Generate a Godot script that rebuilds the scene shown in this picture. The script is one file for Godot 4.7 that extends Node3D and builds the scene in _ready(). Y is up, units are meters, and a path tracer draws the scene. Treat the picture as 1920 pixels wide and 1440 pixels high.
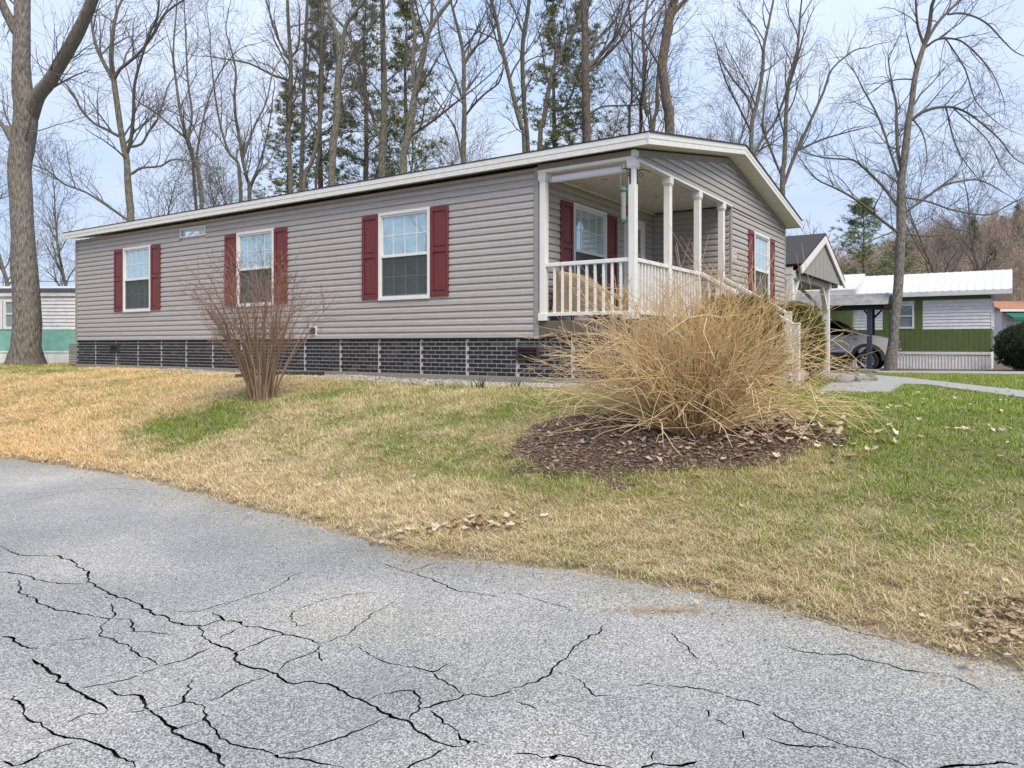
extends Node3D
# A taupe manufactured house on a small rise above a cracked asphalt road. y is up, metres; the road surface lies at y = 0.

const LAP := 0.1143          # height of one siding course
const SLOPE := 0.18          # roof slope of the house

var rng := RandomNumberGenerator.new()
var nz := FastNoiseLite.new()
var taken := {}
var M := {}

# ---------------------------------------------------------------- mesh builder
class MB:
	var v := PackedVector3Array()
	var n := PackedVector3Array()
	var c := PackedColorArray()
	var ix := PackedInt32Array()
	var col := Color(1, 1, 1)

	func tri(p: Vector3, q: Vector3, r: Vector3) -> void:  # counter-clockwise seen from its front
		var nn := (q - p).cross(r - p).normalized()
		var b := v.size()
		v.append(p); v.append(q); v.append(r)
		for k in 3:
			n.append(nn); c.append(col)
		ix.append(b); ix.append(b + 2); ix.append(b + 1)

	func quad(p: Vector3, q: Vector3, r: Vector3, s: Vector3) -> void:
		var nn := (q - p).cross(r - p).normalized()
		if nn == Vector3.ZERO:
			nn = (r - p).cross(s - p).normalized()
		var b := v.size()
		v.append(p); v.append(q); v.append(r); v.append(s)
		for k in 4:
			n.append(nn); c.append(col)
		ix.append(b); ix.append(b + 2); ix.append(b + 1)
		ix.append(b); ix.append(b + 3); ix.append(b + 2)

	func poly_out(pts: Array, mid: Vector3) -> void:  # a flat face turned away from mid
		var nn: Vector3 = (pts[1] - pts[0]).cross(pts[2] - pts[0])
		if nn.dot(pts[0] - mid) < 0.0:
			pts.reverse()
		if pts.size() == 3:
			tri(pts[0], pts[1], pts[2])
		else:
			quad(pts[0], pts[1], pts[2], pts[3])

	func box(at: Vector3, s: Vector3, bevel := 0.0, turn := Basis.IDENTITY) -> void:
		var h := s / 2
		if bevel <= 0.0:
			var p := []
			for k in 8:
				p.append(at + turn * Vector3(h.x * (1 if k & 1 else -1), h.y * (1 if k & 2 else -1), h.z * (1 if k & 4 else -1)))
			for f in [[0, 1, 3, 2], [4, 6, 7, 5], [0, 4, 5, 1], [2, 3, 7, 6], [0, 2, 6, 4], [1, 5, 7, 3]]:
				poly_out([p[f[0]], p[f[1]], p[f[2]], p[f[3]]], at)
			return
		var g := Vector3(h.x - bevel, h.y - bevel, h.z - bevel)
		var q := {}
		for sx in [-1, 1]:
			for sy in [-1, 1]:
				for sz in [-1, 1]:
					var key := Vector3i(sx, sy, sz)
					q[[key, 0]] = at + turn * Vector3(sx * h.x, sy * g.y, sz * g.z)
					q[[key, 1]] = at + turn * Vector3(sx * g.x, sy * h.y, sz * g.z)
					q[[key, 2]] = at + turn * Vector3(sx * g.x, sy * g.y, sz * h.z)
		for a in 3:
			var b := (a + 1) % 3
			var d := (a + 2) % 3
			for s1 in [-1, 1]:
				var f := []
				for s2 in [[-1, -1], [1, -1], [1, 1], [-1, 1]]:
					var key := Vector3i.ZERO
					key[a] = s1; key[b] = s2[0]; key[d] = s2[1]
					f.append(q[[key, a]])
				poly_out(f, at)
				for s2 in [-1, 1]:
					var k1 := Vector3i.ZERO
					k1[a] = s1; k1[b] = s2; k1[d] = -1
					var k2 := k1
					k2[d] = 1
					poly_out([q[[k1, a]], q[[k2, a]], q[[k2, b]], q[[k1, b]]], at)
		for key in [Vector3i(-1, -1, -1), Vector3i(1, -1, -1), Vector3i(-1, 1, -1), Vector3i(1, 1, -1), Vector3i(-1, -1, 1), Vector3i(1, -1, 1), Vector3i(-1, 1, 1), Vector3i(1, 1, 1)]:
			poly_out([q[[key, 0]], q[[key, 1]], q[[key, 2]]], at)

	func bar(p: Vector3, q: Vector3, w: float, h: float, bevel := 0.0, up := Vector3.UP) -> void:  # a beam from p to q, w across, h along up
		var y := (q - p).normalized()
		var x := y.cross(up).normalized()
		var z := x.cross(y).normalized()
		box((p + q) / 2, Vector3(w, (q - p).length(), h), bevel, Basis(x, y, z))

	func tube(pts: PackedVector3Array, rad: PackedFloat32Array, sides: int, cap := false, lump := 0.0, noise: FastNoiseLite = null) -> void:
		var m := pts.size()
		var t := (pts[1] - pts[0]).normalized()
		var a := t.cross(Vector3(0.31, 0.2, 0.93)).normalized()
		var b0 := v.size()
		for k in m:
			var t2 := t
			if k < m - 1:
				t2 = (pts[k + 1] - pts[k]).normalized()
				if k > 0:
					t2 = (t2 + (pts[k] - pts[k - 1]).normalized()).normalized()
			a = (a - t2 * a.dot(t2)).normalized()
			t = t2
			var b := t2.cross(a)
			for s in sides:
				var an := TAU * s / sides
				var d := a * cos(an) + b * sin(an)
				var r := rad[k]
				if lump > 0.0:
					r *= 1.0 + lump * noise.get_noise_3dv(pts[k] * 60.0 + d * 90.0)
				v.append(pts[k] + d * r)
				n.append(d)
				c.append(col)
		for k in m - 1:
			for s in sides:
				var i0 := b0 + k * sides + s
				var i1 := b0 + k * sides + (s + 1) % sides
				ix.append(i0); ix.append(i0 + sides); ix.append(i1)
				ix.append(i1); ix.append(i0 + sides); ix.append(i1 + sides)
		if cap:
			for e in [[0, -1], [m - 1, 1]]:
				var mid := v.size()
				v.append(pts[e[0]]); n.append(t * e[1]); c.append(col)
				for s in sides:
					var i0: int = b0 + e[0] * sides + s
					var i1: int = b0 + e[0] * sides + (s + 1) % sides
					if e[1] > 0:
						ix.append(mid); ix.append(i1); ix.append(i0)
					else:
						ix.append(mid); ix.append(i0); ix.append(i1)

	func lathe(at: Vector3, prof: Array, sides: int, axis := Vector3.UP) -> void:  # prof: [radius, height] pairs
		var p := PackedVector3Array()
		var r := PackedFloat32Array()
		for e in prof:
			p.append(at + axis * e[1]); r.append(maxf(e[0], 0.0005))
		tube_rings(p, r, sides, axis)

	func tube_rings(p: PackedVector3Array, r: PackedFloat32Array, sides: int, axis: Vector3) -> void:
		var a := axis.cross(Vector3(0.3, 0.21, 0.93)).normalized()
		var b := axis.cross(a)
		for k in p.size() - 1:
			for s in sides:
				var d0 := a * cos(TAU * s / sides) + b * sin(TAU * s / sides)
				var d1 := a * cos(TAU * (s + 1) / sides) + b * sin(TAU * (s + 1) / sides)
				quad(p[k] + d0 * r[k], p[k] + d1 * r[k], p[k + 1] + d1 * r[k + 1], p[k + 1] + d0 * r[k + 1])

	func prism(poly: PackedVector2Array, z0: float, z1: float) -> void:  # polygon in x, y pushed along z
		var ccw := not Geometry2D.is_polygon_clockwise(poly)
		var t := Geometry2D.triangulate_polygon(poly)
		for k in range(0, t.size(), 3):
			var p := [poly[t[k]], poly[t[k + 1]], poly[t[k + 2]]]
			if (p[1] - p[0]).cross(p[2] - p[0]) < 0:
				p.reverse()
			tri(Vector3(p[0].x, p[0].y, z1), Vector3(p[1].x, p[1].y, z1), Vector3(p[2].x, p[2].y, z1))
			tri(Vector3(p[0].x, p[0].y, z0), Vector3(p[2].x, p[2].y, z0), Vector3(p[1].x, p[1].y, z0))
		var m := poly.size()
		for k in m:
			var a := poly[k]
			var b := poly[(k + 1) % m]
			if not ccw:
				var s := a
				a = b
				b = s
			quad(Vector3(a.x, a.y, z0), Vector3(b.x, b.y, z0), Vector3(b.x, b.y, z1), Vector3(a.x, a.y, z1))

	func mesh() -> ArrayMesh:
		var a := []
		a.resize(Mesh.ARRAY_MAX)
		a[Mesh.ARRAY_VERTEX] = v
		a[Mesh.ARRAY_NORMAL] = n
		a[Mesh.ARRAY_COLOR] = c
		a[Mesh.ARRAY_INDEX] = ix
		var m := ArrayMesh.new()
		m.add_surface_from_arrays(Mesh.PRIMITIVE_TRIANGLES, a)
		return m

# ---------------------------------------------------------------- naming and parenting
func numbered(parent: Node, called: String) -> String:
	var key := "%d/%s" % [parent.get_instance_id(), called]
	taken[key] = taken.get(key, -1) + 1
	return called if taken[key] == 0 else "%s_%03d" % [called, taken[key]]

func put(parent: Node, o: Node, called: String) -> void:
	o.name = numbered(parent, called)
	parent.add_child(o, true)

func thing(called: String, label: String, category: String, at := Vector3.ZERO, turn := 0.0, group := "") -> Node3D:
	var o := Node3D.new()
	put(self, o, called)
	o.position = at
	o.rotation.y = turn
	tag(o, label, category, group)
	return o

func tag(o: Node, label: String, category: String, group := "", kind := "") -> void:
	if label: o.set_meta("label", label)
	if category: o.set_meta("category", category)
	if group: o.set_meta("group", group)
	if kind: o.set_meta("kind", kind)

func part(parent: Node, called: String, m: Mesh, mat: Material, at := Vector3.ZERO, turn := Vector3.ZERO, size := Vector3.ONE) -> MeshInstance3D:
	var o := MeshInstance3D.new()
	o.mesh = m
	o.material_override = mat
	put(parent, o, called)
	o.position = at
	o.rotation = turn
	o.scale = size
	return o

func holder(parent: Node, called: String, at := Vector3.ZERO, turn := Vector3.ZERO) -> Node3D:
	var o := Node3D.new()
	put(parent, o, called)
	o.position = at
	o.rotation = turn
	return o

func boxmesh(s: Vector3, bevel := 0.0) -> ArrayMesh:
	var b := MB.new()
	b.box(Vector3.ZERO, s, bevel)
	return b.mesh()

func boxpart(parent: Node, called: String, at: Vector3, s: Vector3, mat: Material, bevel := 0.004) -> MeshInstance3D:
	return part(parent, called, boxmesh(s, minf(bevel, minf(s.x, minf(s.y, s.z)) * 0.4)), mat, at)

func scatter(called: String, mesh: Mesh, mat: Material, xf: Array, cols: PackedColorArray, parent: Node = self) -> MultiMeshInstance3D:
	var mm := MultiMesh.new()
	mm.transform_format = MultiMesh.TRANSFORM_3D
	mm.use_colors = true
	mm.mesh = mesh
	mm.instance_count = xf.size()
	for k in xf.size():
		mm.set_instance_transform(k, xf[k])
		mm.set_instance_color(k, cols[k])
	var o := MultiMeshInstance3D.new()
	o.multimesh = mm
	o.material_override = mat
	put(parent, o, called)
	return o

# ---------------------------------------------------------------- materials
func lin(r: float, g: float, b: float) -> Color:
	return Color(r, g, b).linear_to_srgb()

func noise_tex(seed_: int, freq: float, dark: Color, light: Color, size := 512, type := FastNoiseLite.TYPE_SIMPLEX_SMOOTH, oct := 4, mid := -1.0) -> NoiseTexture2D:
	var f := FastNoiseLite.new()
	f.seed = seed_
	f.noise_type = type
	f.frequency = freq
	f.fractal_octaves = oct
	if type == FastNoiseLite.TYPE_CELLULAR:
		f.cellular_return_type = FastNoiseLite.RETURN_CELL_VALUE
		f.fractal_type = FastNoiseLite.FRACTAL_NONE
	var g := Gradient.new()
	g.set_color(0, dark)
	g.set_color(1, light)
	if mid > 0.0:
		g.add_point(mid, dark.lerp(light, 0.75))
	var t := NoiseTexture2D.new()
	t.width = size
	t.height = size
	t.seamless = true
	t.noise = f
	t.color_ramp = g
	return t

func bump_tex(seed_: int, freq: float, strength: float, size := 512, oct := 4, type := FastNoiseLite.TYPE_SIMPLEX_SMOOTH) -> NoiseTexture2D:
	var f := FastNoiseLite.new()
	f.seed = seed_
	f.noise_type = type
	f.frequency = freq
	f.fractal_octaves = oct
	if type == FastNoiseLite.TYPE_CELLULAR:
		f.cellular_return_type = FastNoiseLite.RETURN_CELL_VALUE
		f.fractal_type = FastNoiseLite.FRACTAL_NONE
	var t := NoiseTexture2D.new()
	t.width = size
	t.height = size
	t.seamless = true
	t.as_normal_map = true
	t.bump_strength = strength
	t.noise = f
	return t

func mat(called: String, col: Color, rough := 0.8, tex: Texture2D = null, bump: Texture2D = null, scale := Vector3.ONE, vcol := false, world := true) -> StandardMaterial3D:
	var m := StandardMaterial3D.new()
	m.resource_name = called
	m.albedo_color = col
	m.roughness = rough
	if tex or bump:
		m.uv1_triplanar = true
		m.uv1_world_triplanar = world
		m.uv1_scale = scale
	if tex:
		m.albedo_texture = tex
	if bump:
		m.normal_enabled = true
		m.normal_texture = bump
	m.vertex_color_use_as_albedo = vcol
	m.cull_mode = BaseMaterial3D.CULL_DISABLED
	M[called] = m
	return m

func make_materials() -> void:
	var w := Color(1, 1, 1)
	var soft := noise_tex(3, 0.012, Color(0.86, 0.86, 0.86), w, 512)
	var fine := noise_tex(5, 0.09, Color(0.84, 0.84, 0.84), w, 512)
	var fine_n := bump_tex(6, 0.09, 2.0, 512)
	# siding is moulded vinyl with a long faint wood grain
	for s in [["siding_a", 0.45, 0.418, 0.404], ["siding_b", 0.439, 0.407, 0.393], ["siding_c", 0.462, 0.428, 0.414]]:
		mat(s[0], lin(s[1], s[2], s[3]), 0.55, soft, fine_n, Vector3(0.7, 6.0, 0.7), false, false)
		M[s[0]].normal_scale = 0.12
	mat("trim_taupe", lin(0.26, 0.225, 0.20), 0.6, soft, null, Vector3(1, 1, 1))
	mat("corner_taupe", lin(0.33, 0.30, 0.285), 0.55, soft, null, Vector3(1, 1, 1))
	mat("white", lin(0.74, 0.74, 0.74), 0.5, noise_tex(9, 0.02, Color(0.95, 0.95, 0.945), w, 256), null, Vector3(1.3, 1.3, 1.3))
	mat("white_weathered", lin(0.74, 0.74, 0.73), 0.6, noise_tex(10, 0.03, Color(0.90, 0.90, 0.885), w, 512, FastNoiseLite.TYPE_SIMPLEX_SMOOTH, 5), null, Vector3(0.6, 0.6, 0.6))
	mat("soffit", lin(0.74, 0.715, 0.64), 0.65, soft, null, Vector3(1, 1, 1))
	mat("shutter_red", lin(0.165, 0.027, 0.028), 0.5, noise_tex(12, 0.05, Color(0.85, 0.85, 0.85), w, 256), fine_n, Vector3(2, 2, 2))
	M.shutter_red.normal_scale = 0.15
	mat("shingle", lin(0.075, 0.075, 0.08), 0.95, noise_tex(14, 0.5, Color(0.5, 0.5, 0.5), w, 512), null, Vector3(3, 3, 3))
	for s in [["brick_a", 0.013, 0.011, 0.012], ["brick_b", 0.020, 0.017, 0.018], ["brick_c", 0.038, 0.032, 0.032], ["brick_d", 0.075, 0.065, 0.062]]:
		mat(s[0], lin(s[1], s[2], s[3]), 0.7, fine, fine_n, Vector3(5, 5, 5))
		M[s[0]].normal_scale = 0.4
	mat("mortar", lin(0.60, 0.58, 0.56), 0.9, fine, fine_n, Vector3(3, 3, 3))
	mat("vent_brown", lin(0.05, 0.036, 0.034), 0.6)
	mat("kick_board", lin(0.36, 0.33, 0.28), 0.85, noise_tex(16, 0.02, Color(0.7, 0.7, 0.7), w, 512), null, Vector3(1, 4, 1))
	mat("deck_rim", lin(0.15, 0.13, 0.105), 0.7, noise_tex(17, 0.02, Color(0.75, 0.75, 0.75), w, 512), null, Vector3(1, 6, 1))
	mat("deck_board", lin(0.20, 0.165, 0.13), 0.8, noise_tex(18, 0.02, Color(0.7, 0.7, 0.7), w, 512), null, Vector3(1, 4, 6))
	mat("interior", lin(0.45, 0.43, 0.40), 0.9)
	mat("carpet", lin(0.22, 0.19, 0.16), 0.95)
	mat("curtain", lin(0.62, 0.64, 0.60), 0.9)
	M.curtain.backlight_enabled = true
	M.curtain.backlight = Color(0.4, 0.4, 0.4)
	mat("blind", lin(0.55, 0.57, 0.55), 0.7)
	var g := mat("glass", Color(0.82, 0.93, 0.97, 0.06), 0.02, null, bump_tex(21, 0.006, 5.0, 512, 2), Vector3(0.9, 0.9, 0.9), false, false)
	g.transparency = BaseMaterial3D.TRANSPARENCY_ALPHA
	g.metallic = 0.5      # low-emissivity coating: a half mirror
	g.normal_scale = 0.05
	var g2 := mat("plain_glass", Color(0.8, 0.9, 0.9, 0.06), 0.03)
	g2.transparency = BaseMaterial3D.TRANSPARENCY_ALPHA
	g2.metallic = 0.16
	var sc := mat("insect_screen", Color(0.24, 0.26, 0.26, 0.38), 0.9)
	sc.transparency = BaseMaterial3D.TRANSPARENCY_ALPHA
	var tg := mat("tinted_glass", Color(0.02, 0.025, 0.025, 0.7), 0.04)
	tg.transparency = BaseMaterial3D.TRANSPARENCY_ALPHA
	mat("canvas", lin(0.50, 0.36, 0.21), 0.85, noise_tex(23, 0.02, Color(0.8, 0.8, 0.8), w, 512), bump_tex(24, 0.012, 6.0, 512, 3), Vector3(1.2, 1.2, 1.2))
	M.canvas.normal_scale = 0.5
	mat("vinyl_lilac", lin(0.66, 0.65, 0.74), 0.5)
	mat("iron", lin(0.02, 0.02, 0.02), 0.5)
	mat("verdigris", lin(0.035, 0.13, 0.105), 0.5)
	mat("feeder_seed", lin(0.24, 0.165, 0.09), 0.9, fine, fine_n, Vector3(20, 20, 20))
	mat("door_white", lin(0.7, 0.7, 0.69), 0.5)
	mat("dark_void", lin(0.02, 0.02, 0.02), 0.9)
	mat("brass", lin(0.5, 0.38, 0.15), 0.3)
	M.brass.metallic = 1.0
	mat("plaque_white", lin(0.72, 0.70, 0.66), 0.6)
	mat("plaque_red", lin(0.28, 0.06, 0.05), 0.6)
	# ground
	mat("asphalt", Color(1, 1, 1), 0.92, noise_tex(31, 0.22, lin(0.145, 0.142, 0.137), lin(0.69, 0.675, 0.65), 1024, FastNoiseLite.TYPE_CELLULAR), bump_tex(31, 0.22, 2.0, 1024, 1, FastNoiseLite.TYPE_CELLULAR), Vector3(0.7, 0.7, 0.7), true)
	M.asphalt.normal_scale = 0.35
	M.asphalt.detail_enabled = true
	M.asphalt.detail_blend_mode = BaseMaterial3D.BLEND_MODE_MUL
	M.asphalt.detail_albedo = noise_tex(33, 0.008, Color(0.76, 0.77, 0.79), Color(1, 0.99, 0.97), 512, FastNoiseLite.TYPE_SIMPLEX_SMOOTH, 5)
	M.asphalt.detail_uv_layer = BaseMaterial3D.DETAIL_UV_2
	M.asphalt.uv2_triplanar = true
	M.asphalt.uv2_world_triplanar = true
	M.asphalt.uv2_scale = Vector3(0.09, 0.09, 0.09)
	mat("road_bed", lin(0.035, 0.033, 0.030), 1.0)
	mat("soil", Color(1, 1, 1), 1.0, noise_tex(36, 0.05, Color(0.62, 0.62, 0.62), w, 1024, FastNoiseLite.TYPE_SIMPLEX_SMOOTH, 5), bump_tex(37, 0.06, 5.0, 1024), Vector3(0.6, 0.6, 0.6), true)
	mat("grass", Color(1, 1, 1), 0.85, null, null, Vector3.ONE, true)
	M.grass.backlight_enabled = true
	M.grass.backlight = Color(0.35, 0.35, 0.35)
	mat("litter", Color(1, 1, 1), 0.85, null, null, Vector3.ONE, true)
	mat("concrete", lin(0.40, 0.395, 0.38), 0.9, noise_tex(39, 0.03, Color(0.78, 0.78, 0.77), w, 512, FastNoiseLite.TYPE_SIMPLEX_SMOOTH, 5), fine_n, Vector3(0.8, 0.8, 0.8))
	M.concrete.normal_scale = 0.3
	mat("stone", Color(1, 1, 1), 0.9, fine, bump_tex(41, 0.03, 8.0, 512), Vector3(3, 3, 3), true)
	# bark: fissures run up the stem
	var fiss := noise_tex(43, 0.02, Color(0.42, 0.41, 0.40), w, 1024, FastNoiseLite.TYPE_SIMPLEX_SMOOTH, 5, 0.55)
	var fiss_n := bump_tex(43, 0.02, 14.0, 1024, 5)
	mat("bark_grey", lin(0.285, 0.262, 0.232), 0.95, fiss, fiss_n, Vector3(1.1, 0.17, 1.1))
	mat("bark_olive", lin(0.25, 0.235, 0.185), 0.95, fiss, fiss_n, Vector3(1.1, 0.17, 1.1))
	mat("bark_red", lin(0.20, 0.16, 0.13), 0.95, fiss, fiss_n, Vector3(1.1, 0.17, 1.1))
	mat("limb_bark", lin(0.195, 0.178, 0.15), 0.95, fiss, null, Vector3(1.5, 1.5, 1.5))
	mat("twig", lin(0.14, 0.125, 0.112), 0.95)
	mat("pine_needles", Color(1, 1, 1), 0.8, null, null, Vector3.ONE, true)
	M.pine_needles.backlight_enabled = true
	M.pine_needles.backlight = Color(0.3, 0.3, 0.3)
	mat("stems", Color(1, 1, 1), 0.85, null, null, Vector3.ONE, true)
	mat("foliage", Color(1, 1, 1), 0.8, null, null, Vector3.ONE, true)
	M.foliage.backlight_enabled = true
	M.foliage.backlight = Color(0.25, 0.25, 0.25)
	# neighbours
	mat("panel_white", lin(0.80, 0.80, 0.82), 0.55, soft, null, Vector3(0.6, 0.6, 0.6))
	mat("panel_green", lin(0.115, 0.155, 0.045), 0.7, soft, null, Vector3(0.6, 0.6, 0.6))
	mat("panel_teal", lin(0.235, 0.50, 0.435), 0.65, soft, null, Vector3(0.6, 0.6, 0.6))
	mat("roof_metal", lin(0.74, 0.75, 0.77), 0.45, soft, null, Vector3(0.4, 0.4, 0.4))
	mat("roof_edge", lin(0.10, 0.10, 0.105), 0.7)
	mat("carport_grey", lin(0.36, 0.355, 0.35), 0.7, noise_tex(47, 0.01, Color(0.65, 0.65, 0.65), w, 512, FastNoiseLite.TYPE_SIMPLEX_SMOOTH, 5), null, Vector3(0.6, 0.9, 0.6))
	mat("carport_dark", lin(0.022, 0.020, 0.020), 0.8)
	mat("post_blue", lin(0.030, 0.038, 0.075), 0.6)
	mat("roof_orange", lin(0.42, 0.19, 0.10), 0.8, soft, null, Vector3(0.6, 0.6, 0.6))
	mat("awning_green", lin(0.012, 0.115, 0.085), 0.8)
	mat("gable_board", lin(0.36, 0.345, 0.33), 0.8, noise_tex(49, 0.02, Color(0.8, 0.8, 0.8), w, 512), null, Vector3(4, 0.6, 4))
	# truck
	var p := mat("truck_paint", lin(0.70, 0.71, 0.73), 0.35)
	p.metallic = 0.35
	p.clearcoat_enabled = true
	p.clearcoat = 1.0
	p.clearcoat_roughness = 0.06
	mat("truck_grey", lin(0.055, 0.057, 0.058), 0.6)
	mat("rubber", lin(0.018, 0.018, 0.018), 0.9)
	mat("alloy", lin(0.62, 0.62, 0.63), 0.3)
	M.alloy.metallic = 0.9
	mat("chrome", lin(0.7, 0.7, 0.7), 0.12)
	M.chrome.metallic = 1.0
	mat("lamp_lens", lin(0.55, 0.42, 0.40), 0.1)
	mat("hose", lin(0.008, 0.024, 0.018), 0.5)

# ---------------------------------------------------------------- terrain
const EDGE := [[-60, -36], [-30, -21.5], [-20, -16.4], [-14, -13.6], [-9.67, -11.57], [-7.25, -10.48], [-5.92, -9.78], [-4.89, -9.18], [-4.03, -8.48], [-3.27, -7.82], [-2.7, -7.35], [-2.14, -6.9], [-1.7, -6.55], [-1.12, -5.97], [-0.82, -5.69], [-0.64, -5.59], [-0.32, -5.52], [0, -5.43], [0.52, -5.18], [1.02, -4.89], [1.45, -4.59], [1.82, -4.28], [2.12, -3.97], [2.49, -3.61], [3.3, -2.6], [4.2, -1.2], [5.5, 1.5], [7.5, 6], [12, 18], [20, 40]]
var edge := PackedVector2Array()

func off_road(x: float, z: float) -> float:  # distance to the road edge, positive on the lawn
	var p := Vector2(x, z)
	var best := 1e9
	var side := 1.0
	for k in edge.size() - 1:
		var a := edge[k]
		var ab := edge[k + 1] - a
		var t := clampf((p - a).dot(ab) / ab.length_squared(), 0, 1)
		var d := p.distance_squared_to(a + ab * t)
		if d < best:
			best = d
			side = -1.0 if ab.cross(p - a) > 0 else 1.0
	return sqrt(best) * side

func ground_y(x: float, z: float, d := INF) -> float:
	if d == INF:
		d = off_road(x, z)
	if d <= 0:
		return -0.10 + minf(0.0, d) * 0.02 if d > -8.5 else minf(0.5, (-8.5 - d) * 0.12) - 0.02
	var top := 1.0 - 0.13 * smoothstep(1, 5, x) - 0.3 * smoothstep(14, 32, -z) * smoothstep(2, 8, x)
	var s := minf(d / 5.5, 1.0)
	var y := top * (1.0 - pow(1.0 - s, 1.8))
	y += smoothstep(0.1, 0.8, d) * (0.035 * nz.get_noise_2d(x * 60, z * 60) + 0.05 * nz.get_noise_2d(x * 18 + 300, z * 18)) * (1.0 - smoothstep(6, 12, d))
	return y - 0.03 * (1.0 - smoothstep(0.0, 0.15, d))

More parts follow.
